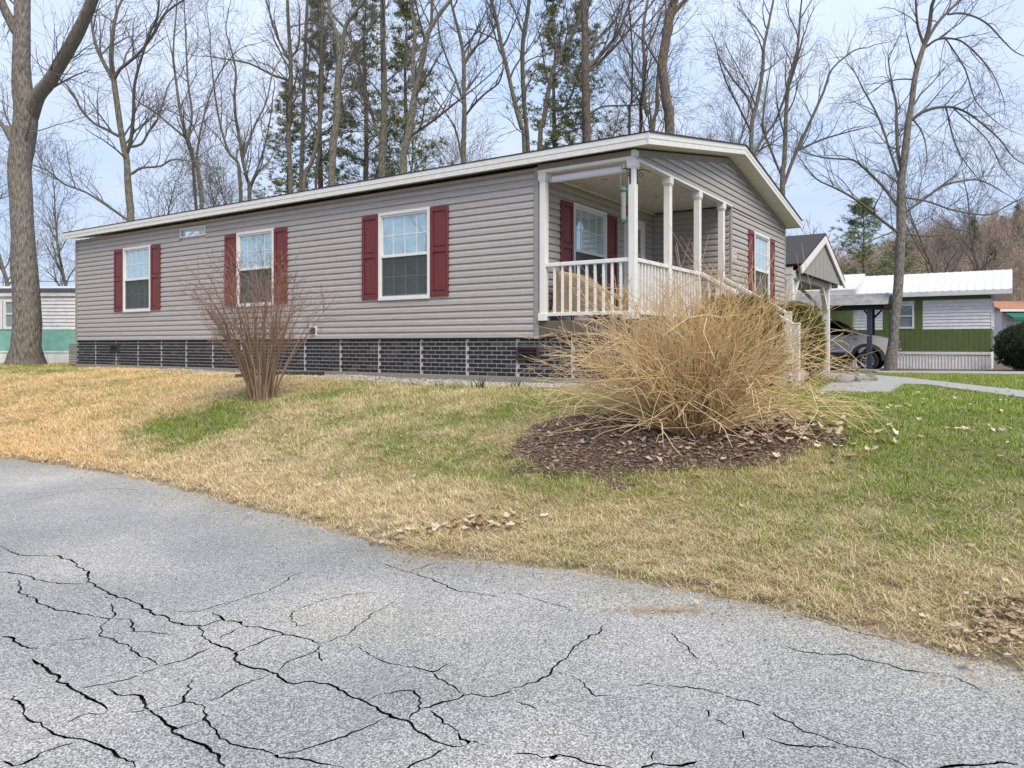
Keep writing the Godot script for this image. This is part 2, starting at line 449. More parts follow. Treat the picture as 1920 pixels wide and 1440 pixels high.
func on(x: float, z: float, lift := 0.0) -> Vector3:
	return Vector3(x, ground_y(x, z) + lift, z)
const CRACKS := [
	[0.018, -4.1, -5.92, -3.8, -5.67, -3.67, -5.62, -3.45, -5.64, -3.25, -5.46, -3.02, -5.24, -2.82, -4.97, -2.53, -4.71, -2.39, -4.64, -2.19, -4.47, -2.04, -4.36, -1.89, -4.27, -1.8, -4.24, -1.7, -4.12, -1.61, -3.99, -1.47, -3.89, -1.41, -3.77, -1.27, -3.68, -1.17, -3.64, -1.05, -3.54, -0.95, -3.55, -0.85, -3.5, -0.74, -3.41, -0.66, -3.35, -0.57, -3.25, -0.48, -3.18, -0.4, -3.09, -0.3, -3.01, -0.19, -2.97, -0.17, -3.01],
	[0.008, -3.62, -5.24, -3.48, -5.19, -3.33, -5.13, -3.14, -5.0, -2.95, -4.96, -2.83, -4.96],
	[0.008, -3.37, -5.06, -3.18, -4.79, -2.93, -4.59, -2.72, -4.47, -2.51, -4.38, -2.34, -4.35, -2.25, -4.34, -2.13, -4.16, -1.94, -4.12, -1.86, -4.21],
	[0.012, -2.48, -4.61, -2.34, -4.35, -2.35, -4.24, -2.3, -4.1, -2.16, -4.05, -2.03, -3.94, -1.87, -3.79, -1.77, -3.72],
	[0.007, -1.77, -3.72, -1.65, -3.82, -1.6, -3.94],
	[0.01, -2.82, -4.08, -2.72, -4.05, -2.57, -3.92, -2.52, -3.91],
	[0.01, -2.48, -3.79, -2.3, -3.69, -2.16, -3.53, -2.02, -3.46, -1.85, -3.33, -1.78, -3.25],
	[0.014, -2.3, -3.4, -2.18, -3.29, -2.11, -3.21, -1.98, -3.14, -1.89, -3.07, -1.76, -3.01, -1.7, -2.98, -1.59, -2.95, -1.51, -2.87, -1.41, -2.8],
	[0.009, -1.97, -2.86, -1.89, -2.83, -1.86, -2.91, -1.76, -2.99],
	[0.009, -1.91, -3.49, -1.82, -3.41, -1.71, -3.4, -1.6, -3.27, -1.51, -3.17, -1.41, -3.07, -1.29, -3.0, -1.19, -2.95, -1.1, -2.8],
	[0.006, -2.03, -3.48, -1.93, -3.53, -1.82, -3.62, -1.76, -3.71],
	[0.012, -1.57, -3.57, -1.51, -3.48, -1.47, -3.34, -1.38, -3.32, -1.33, -3.18, -1.21, -3.05, -1.14, -2.98, -1.04, -2.94, -0.93, -2.9, -0.8, -2.86, -0.72, -2.83, -0.63, -2.8],
	[0.007, -1.37, -3.32, -1.32, -3.44, -1.29, -3.5, -1.17, -3.62],
	[0.006, -1.56, -3.25, -1.51, -3.31, -1.47, -3.34],
	[0.006, -2.08, -4.44, -1.85, -4.5, -1.74, -4.64, -1.6, -4.84, -1.53, -5.0, -1.51, -5.18, -1.43, -5.25],
	[0.008, -1.79, -4.23, -1.71, -4.32, -1.63, -4.32, -1.54, -4.26],
	[0.009, -1.8, -4.47, -1.7, -4.34, -1.54, -4.26, -1.39, -4.2, -1.25, -4.12, -1.11, -4.05, -1.04, -3.99],
	[0.007, -1.62, -4.06, -1.58, -4.14, -1.54, -4.24],
	[0.007, -1.44, -3.89, -1.36, -4.03, -1.29, -4.12],
	[0.007, -1.03, -3.98, -1.03, -3.92, -0.96, -3.77],
	[0.005, -1.03, -3.98, -0.92, -4.12, -0.83, -4.45, -0.73, -4.64],
	[0.005, -1.31, -4.5, -1.28, -4.32, -1.23, -4.24, -1.15, -4.32],
	[0.005, -1.31, -4.5, -1.2, -4.64, -1.06, -4.76, -0.88, -4.81],
	[0.007, -0.66, -3.37, -0.59, -3.42, -0.46, -3.45, -0.43, -3.37, -0.41, -3.27, -0.47, -3.2],
	[0.008, -0.41, -3.27, -0.32, -3.33, -0.22, -3.41, -0.1, -3.38, 0.0, -3.45],
	[0.006, -0.84, -3.96, -0.68, -3.8, -0.6, -3.75, -0.39, -3.65, -0.3, -3.75],
	[0.007, -0.39, -3.64, -0.3, -3.5, -0.22, -3.42],
	[0.007, -0.37, -3.25, -0.27, -3.15, -0.2, -3.05, -0.17, -3.02, -0.09, -2.97],
	[0.007, -0.92, -2.91, -0.77, -2.97, -0.66, -3.07, -0.54, -3.18],
	[0.008, -0.42, -2.8, -0.33, -2.87, -0.28, -2.96],
	[0.006, -5.12, -7.4, -5.04, -7.68, -4.83, -8.03, -4.45, -8.29, -4.04, -8.13],
	[0.005, -5.46, -7.89, -5.12, -8.03, -4.89, -8.08],
	[0.007, -0.99, -5.46, -0.74, -5.24, -0.5, -5.0, -0.38, -4.84, -0.03, -4.71],
	[0.005, -0.73, -5.25, -0.59, -5.46],
	[0.005, -1.91, -3.13, -1.86, -3.22, -1.76, -3.22],
	[0.005, -1.71, -3.23, -1.65, -3.25, -1.6, -3.27],
	[0.005, -1.17, -3.65, -1.12, -3.8, -1.03, -3.92],
	[0.005, -2.52, -3.9, -2.44, -4.01, -2.31, -4.08],
	[0.005, -1.41, -3.08, -1.35, -3.13, -1.33, -3.17],
	[0.005, 0.0, -4.81, 0.1, -4.74, 0.25, -4.59, 0.39, -4.47],
	[0.007, 0.53, -4.24, 0.39, -4.05, 0.29, -3.84, 0.22, -3.68, 0.17, -3.59, 0.06, -3.5, 0.0, -3.45],
	[0.005, 0.22, -3.66, 0.32, -3.54, 0.38, -3.37, 0.46, -3.4],
	[0.011, 0.53, -3.52, 0.75, -3.49, 0.9, -3.46, 0.95, -3.4, 1.03, -3.33, 1.1, -3.31, 1.15, -3.2, 1.21, -3.11, 1.29, -3.03, 1.33, -2.96, 1.41, -2.94, 1.47, -2.87, 1.53, -2.8],
	[0.007, 1.03, -3.02, 1.13, -2.98, 1.23, -2.97, 1.31, -2.96],
	[0.011, 0.0, -2.92, 0.08, -2.9, 0.16, -2.87, 0.18, -2.91, 0.25, -2.87, 0.33, -2.83, 0.4, -2.8],
	[0.008, 0.49, -2.8, 0.54, -2.85, 0.66, -2.84, 0.72, -2.86],
	[0.006, 0.54, -2.86, 0.55, -2.93],
	[0.005, 0.85, -3.27, 0.87, -3.18, 0.95, -3.09, 0.95, -3.01],
	[0.008, 1.6, -4.59, 1.71, -4.41, 1.82, -4.28, 1.89, -4.16, 1.98, -4.1, 2.09, -4.06, 2.2, -3.99, 2.32, -3.89],
	[0.007, 1.4, -3.97, 1.51, -3.89, 1.6, -3.84, 1.73, -3.82, 1.86, -3.74, 1.93, -3.66, 2.01, -3.63, 2.12, -3.59, 2.19, -3.49, 2.21, -3.41],
	[0.008, 1.61, -2.8, 1.73, -2.83, 1.89, -2.86, 1.94, -2.83],
	[0.005, 0.87, -4.16, 0.92, -3.94, 0.94, -3.77],
	[0.005, 0.0, -3.34, 0.07, -3.31, 0.12, -3.27],
]
const TREES := [
	["big grey-brown tree with a knobbly forked trunk at the far end of the lawn", -13.67, -20.80, 1, [[0.0,-0.15,0.599,0.01,0.21,0.465,0.03,0.54,0.375,0.03,1.29,0.345,0.0,2.19,0.33,-0.06,3.39,0.3,-0.12,4.59,0.285,-0.18,5.49,0.285,-0.12,6.08,0.3,-0.03,6.68,0.315,0.0,7.21,0.315,-0.09,7.73,0.27,-0.12,8.48,0.225,-0.09,9.38,0.202,-0.09,10.28,0.195,-0.06,12.08,0.165,-0.12,14.18,0.12],[0.15,7.06,0.225,0.36,7.58,0.195,0.7,8.0,0.18,1.15,8.78,0.18,1.53,9.46,0.165,1.86,10.21,0.15,2.2,11.18,0.127,2.5,12.68,0.09],[-0.24,9.35,0.135,-0.42,9.68,0.12,-0.64,10.13,0.105,-0.94,10.88,0.082],[-0.24,6.26,0.18,-0.48,6.59,0.135,-0.6,6.68,0.06]]],
	["bare tree with a Y-shaped fork behind the far end of the roof", -13.91, -27.00, 0, [[0.0,-0.15,0.185,0.0,5.09,0.146,-0.04,5.77,0.146,-0.1,6.55,0.136,-0.14,7.33,0.126,-0.25,7.82,0.126,-0.37,8.5,0.117,-0.53,9.66,0.107,-0.62,10.25,0.107],[-0.62,10.25,0.088,-0.97,10.87,0.078,-1.26,11.51,0.068,-1.42,12.29,0.049,-1.5,13.36,0.039],[-0.62,10.25,0.078,-0.39,10.64,0.068,-0.1,10.87,0.068,0.39,11.32,0.058,0.88,12.0,0.058,1.26,12.68,0.049,1.95,13.17,0.039],[-0.14,7.56,0.078,0.0,8.01,0.078,0.1,8.89,0.068,0.14,10.05,0.058,0.39,11.03,0.049,0.68,11.9,0.049,0.97,12.58,0.039,1.07,13.56,0.029],[0.0,7.82,0.058,0.39,7.91,0.049,0.68,8.4,0.049,0.97,8.79,0.039,1.26,9.66,0.029],[-0.45,8.21,0.068,-0.88,8.44,0.058,-1.36,8.69,0.049,-1.81,9.18,0.049,-2.04,9.66,0.039,-2.43,10.15,0.029],[0.06,6.84,0.058,0.39,7.04,0.049,1.07,7.1,0.039,1.46,7.33,0.039,1.95,7.33,0.029],[-0.18,5.19,0.049,-0.88,5.68,0.049,-1.65,6.16,0.039,-2.43,6.46,0.039,-3.02,6.94,0.029,-3.6,7.14,0.019]]],
	["slender bare tree rising behind the small high window of the house", -12.58, -30.00, 0, [[0.0,-0.15,0.13,0.0,6.09,0.097,-0.04,6.89,0.097,-0.17,7.75,0.097,-0.43,8.4,0.086,-0.61,9.05,0.076,-0.86,10.02,0.065,-1.04,11.32,0.054,-1.15,12.4,0.043,-1.04,13.91,0.032],[-0.56,8.9,0.054,-0.39,9.92,0.054,-0.56,11.32,0.043,-0.65,13.27,0.032,-0.71,14.56,0.022],[-0.56,8.9,0.054,-1.25,9.48,0.043,-1.9,10.02,0.043,-2.66,10.56,0.032,-2.98,11.54,0.022],[-0.22,8.08,0.054,-0.06,9.16,0.043,0.26,10.46,0.032,0.69,11.54,0.032,1.34,12.4,0.022],[-0.13,5.27,0.076,-0.3,7.21,0.065,-0.37,8.19,0.065]]],
	["twin-stemmed bare tree behind the roof, two trees left of the first pine", -11.17, -31.00, 0, [[0.0,-0.15,0.134,-0.18,6.59,0.089,-0.22,7.43,0.089,-0.31,8.22,0.078,-0.63,8.55,0.067,-0.89,9.22,0.056,-1.16,10.34,0.045,-1.34,11.68,0.034],[0.04,1.63,0.101,0.18,6.7,0.089,0.07,7.55,0.078,-0.11,8.33,0.078,-0.22,9.11,0.067,-0.4,10.11,0.067,-0.45,11.01,0.056,-0.4,12.12,0.045,-0.67,13.24,0.034],[-0.11,8.33,0.056,0.11,9.0,0.056,0.45,9.89,0.045,0.89,10.78,0.034,1.12,11.9,0.034,1.34,12.35,0.022],[0.22,7.32,0.056,0.56,8.1,0.045,0.89,9.22,0.034,1.12,10.56,0.034]]],
	["straight pale trunk, leftmost of the close row behind the roof", -9.87, -33.00, 0, [[0.0,-0.15,0.155,0.0,7.35,0.119,-0.02,8.35,0.119,-0.1,10.25,0.119,0.0,11.68,0.107,0.0,13.34,0.107,-0.12,15.25,0.083,-0.17,17.39,0.059],[0.0,13.22,0.071,-0.59,14.29,0.059,-0.95,15.48,0.048,-1.31,16.67,0.036],[-0.1,12.39,0.071,-0.83,12.63,0.059,-1.78,13.11,0.048,-2.73,13.3,0.036,-3.69,13.46,0.024],[0.07,13.46,0.059,0.36,13.94,0.048,0.4,15.01,0.036]]],
	["thin upright trunk, second from left in the close row behind the roof", -9.84, -34.50, 0, [[-0.05,-0.15,0.149,0.0,7.71,0.112,0.05,9.2,0.112,0.1,10.94,0.099,0.15,12.68,0.099,0.22,14.67,0.087,0.3,16.66,0.075,0.35,18.65,0.062]]],
	["trunk leaning right out of the close row behind the roof", -9.08, -32.00, 0, [[-0.48,-0.15,0.138,0.05,7.26,0.104,0.37,8.35,0.104,0.67,9.38,0.104,0.85,11.11,0.092,0.85,12.96,0.092,0.88,14.8,0.069,0.92,16.88,0.058]]],
	["thinnest trunk of the close row, just left of the scarred one", -8.88, -33.50, 0, [[-0.1,-0.15,0.097,0.0,7.7,0.072,0.14,9.19,0.072,0.19,10.64,0.06,0.34,12.57,0.048,0.24,14.74,0.036,0.29,16.67,0.024]]],
	["trunk with a dark rotten scar rising behind the roof", -7.31, -30.00, 0, [[-0.04,-0.15,0.195,0.0,7.06,0.162,0.04,7.86,0.162,0.06,8.73,0.173,0.22,9.81,0.14,0.24,11.1,0.14,0.32,12.29,0.13,0.17,13.27,0.097,-0.04,13.91,0.086,-0.22,15.43,0.065],[0.39,12.29,0.097,0.56,13.48,0.086,0.93,14.02,0.076,1.47,14.78,0.065],[0.22,11.1,0.065,0.61,11.97,0.054,1.08,12.83,0.043,1.47,13.27,0.032]]],
	["thick straight mossy trunk rising among the pines behind the roof", -5.45, -31.00, 0, [[-0.04,-0.15,0.223,0.0,7.66,0.19,0.04,8.77,0.179,0.09,10.11,0.145,0.09,11.68,0.145,0.04,13.24,0.134,0.04,15.03,0.123,0.0,16.81,0.101],[-0.09,9.22,0.067,-0.58,10.78,0.067,-1.03,12.57,0.056,-1.47,13.69,0.045,-2.03,14.36,0.034]]],
	["thick trunk leaning right beside the pines behind the roof", -4.28, -29.00, 0, [[-0.21,-0.15,0.198,0.0,7.31,0.167,0.1,8.25,0.167,0.27,9.08,0.157,0.44,10.23,0.146,0.73,11.59,0.125,0.94,12.63,0.115,1.25,13.26,0.094,1.88,14.1,0.073,2.4,14.72,0.063],[0.48,10.55,0.094,0.4,11.8,0.094,0.48,12.84,0.084,0.31,13.89,0.063,0.27,15.14,0.052],[0.44,8.87,0.073,0.94,9.19,0.063,1.57,9.67,0.052,2.15,10.13,0.042,2.82,10.65,0.031,3.66,11.38,0.021],[1.07,13.05,0.063,1.15,14.1,0.063,1.19,15.35,0.052]]],
	["lone slim bare tree against open sky behind the middle of the roof", -1.97, -30.00, 0, [[0.0,-0.15,0.151,0.0,8.01,0.119,0.02,8.94,0.108,0.04,9.92,0.108,0.02,10.89,0.097,0.02,11.97,0.097,-0.06,12.73,0.086,-0.3,13.7,0.065,-0.52,14.56,0.054],[0.11,9.92,0.054,0.45,10.35,0.054,0.89,10.78,0.043,1.43,11.21,0.043,1.6,11.75,0.032],[0.06,12.08,0.054,0.45,12.62,0.054,0.99,13.05,0.043,1.32,13.59,0.032,1.53,14.56,0.022],[-0.06,10.56,0.054,-0.3,11.32,0.054,-0.63,12.08,0.043,-0.95,13.05,0.043,-1.06,14.13,0.032],[0.02,12.66,0.043,0.45,13.16,0.043,0.78,13.81,0.032],[-0.06,8.08,0.043,-0.24,9.05,0.043,-0.52,9.7,0.032,-1.06,10.46,0.032,-1.49,11.1,0.022]]],
	["pale trunk leaning left with a second stem, right of the lone slim tree", 0.56, -30.00, 0, [[0.04,-0.15,0.151,-0.04,8.42,0.119,-0.17,9.38,0.119,-0.35,10.02,0.108,-0.56,10.89,0.097,-0.78,11.86,0.097,-0.99,12.73,0.086,-1.17,13.7,0.076,-1.38,14.56,0.065,-1.53,15.86,0.054],[0.04,5.48,0.108,0.09,8.45,0.097,-0.04,10.02,0.097,-0.13,11.54,0.097,-0.11,12.94,0.097,0.09,14.13,0.086,0.17,15.21,0.065],[-0.13,13.27,0.054,-0.45,14.13,0.043,-0.78,14.78,0.032]]],
	["crooked trunk curving right in front of the second pair of pines", 1.18, -31.50, 0, [[-0.05,-0.15,0.159,0.0,8.95,0.125,0.14,9.93,0.125,0.32,11.06,0.113,0.52,12.08,0.102,0.86,12.99,0.091,1.32,13.67,0.079,1.66,14.35,0.068,1.77,15.26,0.057,1.82,16.62,0.045],[0.27,11.18,0.068,0.59,10.61,0.068,1.09,10.72,0.068,1.5,11.63,0.057,1.77,12.54,0.045]]],
	["thick reddish-brown trunk behind the roof near its front corner", 2.84, -28.00, 2, [[0.0,-0.15,0.202,0.0,8.38,0.161,-0.02,9.27,0.161,-0.04,10.27,0.161,-0.08,11.28,0.171,-0.08,12.49,0.141,-0.12,13.7,0.141,-0.16,15.32,0.121],[0.02,11.08,0.081,0.48,11.59,0.081,0.99,12.19,0.071,1.29,12.69,0.061,1.59,13.5,0.05,2.0,14.31,0.04],[0.1,11.04,0.071,0.59,11.48,0.061,1.19,12.09,0.061,1.69,12.69,0.05,2.4,13.5,0.04],[0.06,9.37,0.05,0.59,9.67,0.04,1.39,9.71,0.04,2.0,9.75,0.03,2.6,9.87,0.02]]],
	["thickest dark trunk rising right behind the roof corner", 5.54, -26.00, 2, [[0.04,-0.15,0.234,0.0,8.25,0.187,-0.09,9.23,0.197,-0.21,10.16,0.187,-0.28,10.72,0.206,-0.15,11.47,0.187,0.0,12.41,0.178,0.17,12.97,0.159,0.54,14.1,0.122,0.82,15.22,0.094],[0.11,12.5,0.094,0.45,12.88,0.075,1.2,13.53,0.056]]],
	["clump of thin grey stems behind the roof corner, left of the thickest trunk", 6.23, -33.00, 0, [[0.05,-0.15,0.131,0.0,10.48,0.095,-0.24,11.21,0.095,-0.36,12.28,0.083,-0.33,13.71,0.083,-0.4,14.9,0.071,-0.17,16.33,0.059],[0.14,5.63,0.107,0.07,10.48,0.083,0.24,11.45,0.095,0.26,12.76,0.083,0.43,13.95,0.059,0.62,15.61,0.048],[-0.33,12.76,0.048,-0.76,13.47,0.048,-1.36,14.66,0.036,-1.71,15.85,0.024],[-0.52,-0.08,0.095,-0.5,10.48,0.071,-0.48,11.57,0.071,-0.33,12.76,0.059],[-0.88,-0.08,0.095,-1.0,10.38,0.071,-0.9,11.81,0.059,-0.86,13.95,0.048,-1.0,15.85,0.036]]],
	["bare tree with fanned stems behind the falling slope of the gable roof", 10.33, -32.00, 0, [[0.0,-0.15,0.15,0.0,9.24,0.104,0.09,10.85,0.104,0.28,11.54,0.092,0.51,12.93,0.081,0.55,13.85,0.069,0.74,14.77,0.058,0.97,15.92,0.046],[0.12,10.97,0.058,-0.18,11.77,0.058,-0.76,12.47,0.046,-1.34,13.39,0.035],[0.0,9.01,0.069,0.51,9.93,0.069,1.08,10.74,0.058,1.54,12.0,0.046,2.12,13.85,0.035],[0.05,10.16,0.058,-0.53,11.31,0.046,-1.11,12.47,0.035,-1.45,13.62,0.023]]],
	["many-stemmed bare tree just beyond the right eave of the house", 11.69, -32.00, 0, [[0.0,-0.15,0.161,0.0,7.85,0.127,0.07,8.78,0.115,0.12,9.81,0.104,0.16,11.08,0.092,0.3,12.47,0.081,0.65,13.85,0.058,0.76,15.23,0.046],[0.07,7.97,0.081,0.41,8.89,0.081,0.76,9.7,0.081,1.34,10.97,0.069,1.8,12.0,0.058,2.14,12.93,0.046,3.07,13.73,0.035,3.64,13.85,0.023],[0.76,9.47,0.058,1.68,9.88,0.046,2.61,10.16,0.035,3.53,10.39,0.023],[0.16,11.77,0.058,0.53,12.93,0.046,0.88,14.31,0.035],[-0.02,8.32,0.058,-0.51,9.47,0.058,-0.85,10.62,0.046,-0.62,12.47,0.035]]],
	["bare grey tree with drooping limbs in front of the green and white trailer", 13.49, -26.30, 0, [[-0.08,-0.15,0.256,-0.02,0.47,0.189,0.06,1.07,0.161,0.11,1.83,0.156,0.19,2.59,0.156,0.28,3.73,0.156,0.32,4.86,0.152,0.32,6.0,0.142,0.34,6.85,0.133,0.42,7.33,0.123,0.51,8.08,0.114,0.61,8.94,0.104,0.72,9.6,0.095,0.81,10.36,0.09,0.99,11.11,0.085,1.16,11.59,0.085],[1.16,11.59,0.064,1.48,12.16,0.058,1.76,12.54,0.051,2.14,12.92,0.045,2.52,13.29,0.039,2.99,13.96,0.026],[1.16,11.59,0.051,0.95,12.16,0.045,0.87,12.82,0.039,0.85,13.58,0.032],[1.21,11.53,0.045,1.57,11.78,0.039,1.95,11.84,0.039,2.43,11.76,0.032,2.9,11.4,0.032,3.37,10.89,0.026,3.66,10.45,0.019,3.94,9.79,0.015],[2.03,12.69,0.039,2.43,12.73,0.039,2.99,12.59,0.032,3.47,12.29,0.032,3.94,11.78,0.026,4.41,11.34,0.019,4.98,11.11,0.015],[0.68,8.92,0.064,1.1,9.22,0.058,1.57,9.37,0.051,2.14,9.39,0.045,2.71,9.18,0.039,3.28,8.75,0.032,3.85,8.23,0.026,4.32,7.61,0.019,4.79,7.33,0.015],[0.34,7.04,0.058,0.23,7.7,0.058,0.17,8.65,0.051,0.17,9.41,0.045,0.06,9.98,0.032,-0.08,10.74,0.026,-0.13,11.21,0.019],[0.23,5.85,0.051,-0.32,6.57,0.051,-0.89,7.14,0.045,-1.36,7.51,0.039,-1.84,7.55,0.032,-2.5,7.61,0.026,-3.16,7.8,0.019],[0.3,6.79,0.045,-0.08,7.89,0.039,-0.32,8.65,0.039,-0.61,9.31,0.032,-0.99,9.98,0.026,-1.27,10.55,0.019,-1.55,10.93,0.015],[0.27,4.86,0.051,-0.42,5.43,0.051,-0.99,5.9,0.045,-1.55,6.28,0.039,-2.12,6.57,0.032,-2.69,6.85,0.026,-3.16,7.42,0.015],[0.38,5.62,0.045,1.1,6.09,0.045,1.76,6.57,0.039,2.43,6.76,0.032,3.18,6.79,0.026,3.94,6.38,0.019],[0.38,6.19,0.039,1.29,6.04,0.032,2.05,5.77,0.032,2.8,5.62,0.026,3.47,5.58,0.026,4.13,5.9,0.019,4.7,6.19,0.015],[0.27,5.05,0.032,-0.23,4.86,0.026,-0.8,4.63,0.019,-1.27,4.48,0.015],[0.38,4.9,0.032,1.1,4.82,0.026,1.86,4.86,0.019,2.43,5.05,0.015],[0.8,10.36,0.026,0.34,10.39,0.026,-0.23,10.26,0.019,-0.61,9.98,0.019,-0.8,9.88,0.015],[0.7,9.03,0.032,1.1,8.46,0.026,1.25,7.7,0.019,1.19,7.14,0.015],[1.95,9.31,0.026,2.14,8.46,0.026,2.43,7.7,0.019,2.99,6.95,0.015],[1.95,11.78,0.026,2.61,10.74,0.026,2.99,9.6,0.019,3.75,8.84,0.015],[2.24,9.31,0.026,3.37,8.27,0.019,3.85,7.33,0.019]]],
]

# ---------------------------------------------------------------- the house
const HX := 8.54      # width of the gable
const HZ := -16.2     # far end of the long wall
const PX := 4.40      # end of the porch along the gable
const PZ := -1.60     # back of the porch
const SILL := 1.715   # bottom of the siding
const BEAM := 4.28    # porch ceiling
var lap_unit: ArrayMesh

func lap_profile() -> Array:  # [height share, stand-off] of a Dutch lap course, bottom first
	return [[0.0, -0.006], [0.0, 0.027], [0.50, 0.024], [0.72, 0.012], [1.0, 0.002]]

func make_lap_unit() -> void:
	var b := MB.new()
	var p := lap_profile()
	for k in p.size() - 1:
		b.quad(Vector3(0, p[k][0] * LAP, p[k][1]), Vector3(1, p[k][0] * LAP, p[k][1]), Vector3(1, p[k + 1][0] * LAP, p[k + 1][1]), Vector3(0, p[k + 1][0] * LAP, p[k + 1][1]))
	lap_unit = b.mesh()

func siding_mat() -> Material:
	return M[["siding_a", "siding_b", "siding_c"][rng.randi() % 3]]

# a wall in its own axes: x along it, y up, z outward; holes are [x0, x1, y0, y1]
func wall(parent: Node, called: String, at: Vector3, turn: float, x0: float, x1: float, y0: float, y1: float, holes: Array, inside: Material) -> Node3D:
	var b := MB.new()
	var xs := [x0, x1]
	for h in holes:
		xs.append(h[0]); xs.append(h[1])
	xs.sort()
	for k in xs.size() - 1:
		if xs[k + 1] - xs[k] < 0.001:
			continue
		var mid: float = (xs[k] + xs[k + 1]) / 2
		var ys := [y0]
		for h in holes:
			if h[0] < mid and h[1] > mid:
				ys.append(h[2]); ys.append(h[3])
		ys.append(y1)
		ys.sort()
		for j in range(0, ys.size(), 2):
			if ys[j + 1] - ys[j] > 0.001:
				b.box(Vector3(mid, (ys[j] + ys[j + 1]) / 2, -0.06), Vector3(xs[k + 1] - xs[k], ys[j + 1] - ys[j], 0.10))
	var w := part(parent, called, b.mesh(), inside, at, Vector3(0, turn, 0))
	var y := y0
	var row := 0
	while y < y1 - 0.01:
		var yt := minf(y + LAP, y1)
		var spans := [[x0, x1]]
		for h in holes:
			if h[2] < yt - 0.004 and h[3] > y + 0.004:
				var next := []
				for s in spans:
					if h[1] <= s[0] or h[0] >= s[1]:
						next.append(s)
						continue
					if h[0] > s[0]: next.append([s[0], h[0]])
					if h[1] < s[1]: next.append([h[1], s[1]])
					for f in [[y, h[2]], [h[3], yt]]:
						if f[1] - f[0] > 0.012:
							boxpart(w, "siding_strip", Vector3((h[0] + h[1]) / 2, (f[0] + f[1]) / 2, -0.002), Vector3(h[1] - h[0], f[1] - f[0], 0.016), siding_mat(), 0.001)
				spans = next
		for s in spans:
			# a course is laid from panels about 3.66 m long; one overlaps the next
			var a: float = s[0]
			var first := 3.66 - fposmod(row * 1.31, 3.66)
			while a < s[1] - 0.01:
				var e := minf(a + (first if a == s[0] else 3.66), s[1])
				if s[1] - e < 0.4:
					e = s[1]
				part(w, "siding_plank", lap_unit, siding_mat(), Vector3(a, y, rng.randf_range(-0.0006, 0.0006)), Vector3.ZERO, Vector3(e - a, (yt - y) / LAP, 1))
				a = e
		y = yt
		row += 1
	return w

# a double-hung window set in a hole; origin at the middle of its sill line, z outward
func window(parent: Node, at: Vector3, turn: float, w: float, h: float, screen: bool, blind := true) -> void:
	var o := holder(parent, "window", at, Vector3(0, turn, 0))
	var f := 0.055
	boxpart(o, "frame", Vector3(0, h - f / 2, 0.0), Vector3(w, f, 0.075), M.white)
	boxpart(o, "frame", Vector3(0, f / 2, 0.0), Vector3(w, f, 0.085), M.white)
	for s in [-1, 1]:
		boxpart(o, "frame", Vector3(s * (w - f) / 2, h / 2, 0.0), Vector3(f, h - 2 * f, 0.074), M.white)
	var iw := w - 2 * f
	var mid := h * 0.5
	boxpart(o, "meeting_rail", Vector3(0, mid, 0.002), Vector3(iw, 0.05, 0.05), M.white)
	boxpart(o, "sash", Vector3(0, h - f - 0.017, 0.0), Vector3(iw, 0.03, 0.035), M.white)
	boxpart(o, "sash", Vector3(0, f + 0.022, -0.012), Vector3(iw, 0.04, 0.03), M.white)
	for s in [-1, 1]:
		boxpart(o, "sash", Vector3(s * (iw / 2 - 0.014), h / 2, -0.002), Vector3(0.025, h - 2 * f, 0.03), M.white)
	for k in 2:  # grilles lie behind the panes
		var y0 := f if k == 0 else mid
		var y1 := mid if k == 0 else h - f
		var z := -0.03 if k == 0 else -0.016
		part(o, "pane", boxmesh(Vector3(iw - 0.03, y1 - y0 - 0.04, 0.004)), M.glass if k == 1 else M.plain_glass, Vector3(0, (y0 + y1) / 2, z))
		for c in 3:
			boxpart(o, "grille_bar", Vector3(iw * (c - 1) * 0.25, (y0 + y1) / 2, z + 0.006), Vector3(0.016, y1 - y0 - 0.05, 0.006), M.white, 0.001)
		boxpart(o, "grille_bar", Vector3(0, (y0 + y1) / 2, z + 0.006), Vector3(iw - 0.04, 0.016, 0.005), M.white, 0.001)
	if screen:
		part(o, "insect_screen", boxmesh(Vector3(iw - 0.03, mid - f - 0.05, 0.002)), M.insect_screen, Vector3(0, (f + mid) / 2, 0.012))
	if blind:
		var n := 30
		var slat := boxmesh(Vector3(w * 1.02, 0.042, 0.002))
		var b := MB.new()
		for k in n:
			b.box(Vector3(0, 0.03 + (h - 0.04) * k / n, -0.135), Vector3(w * 1.02, 0.046, 0.002), 0.0, Basis(Vector3.RIGHT, 0.5))
		part(o, "blind", b.mesh(), M.blind)

func shutter(parent: Node, at: Vector3, turn: float, w: float, h: float) -> void:
	var o := holder(parent, "shutter", at, Vector3(0, turn, 0))
	var st := 0.055
	for s in [-1, 1]:
		boxpart(o, "stile", Vector3(s * (w - st) / 2, h / 2, 0.02), Vector3(st, h, 0.035), M.shutter_red, 0.005)
	for y in [0.04, h * 0.52, h - 0.035]:
		boxpart(o, "rail", Vector3(0, y, 0.02), Vector3(w - 2 * st, 0.075, 0.0345), M.shutter_red, 0.005)
	for r in [[0.0775, h * 0.52 - 0.0375], [h * 0.52 + 0.0375, h - 0.0725]]:
		var hh: float = r[1] - r[0]
		boxpart(o, "panel", Vector3(0, (r[0] + r[1]) / 2, 0.008), Vector3(w - 2 * st, hh, 0.02), M.shutter_red, 0.001)
		boxpart(o, "raised_field", Vector3(0, (r[0] + r[1]) / 2, 0.016), Vector3(w - 2 * st - 0.05, hh - 0.05, 0.026), M.shutter_red, 0.012)

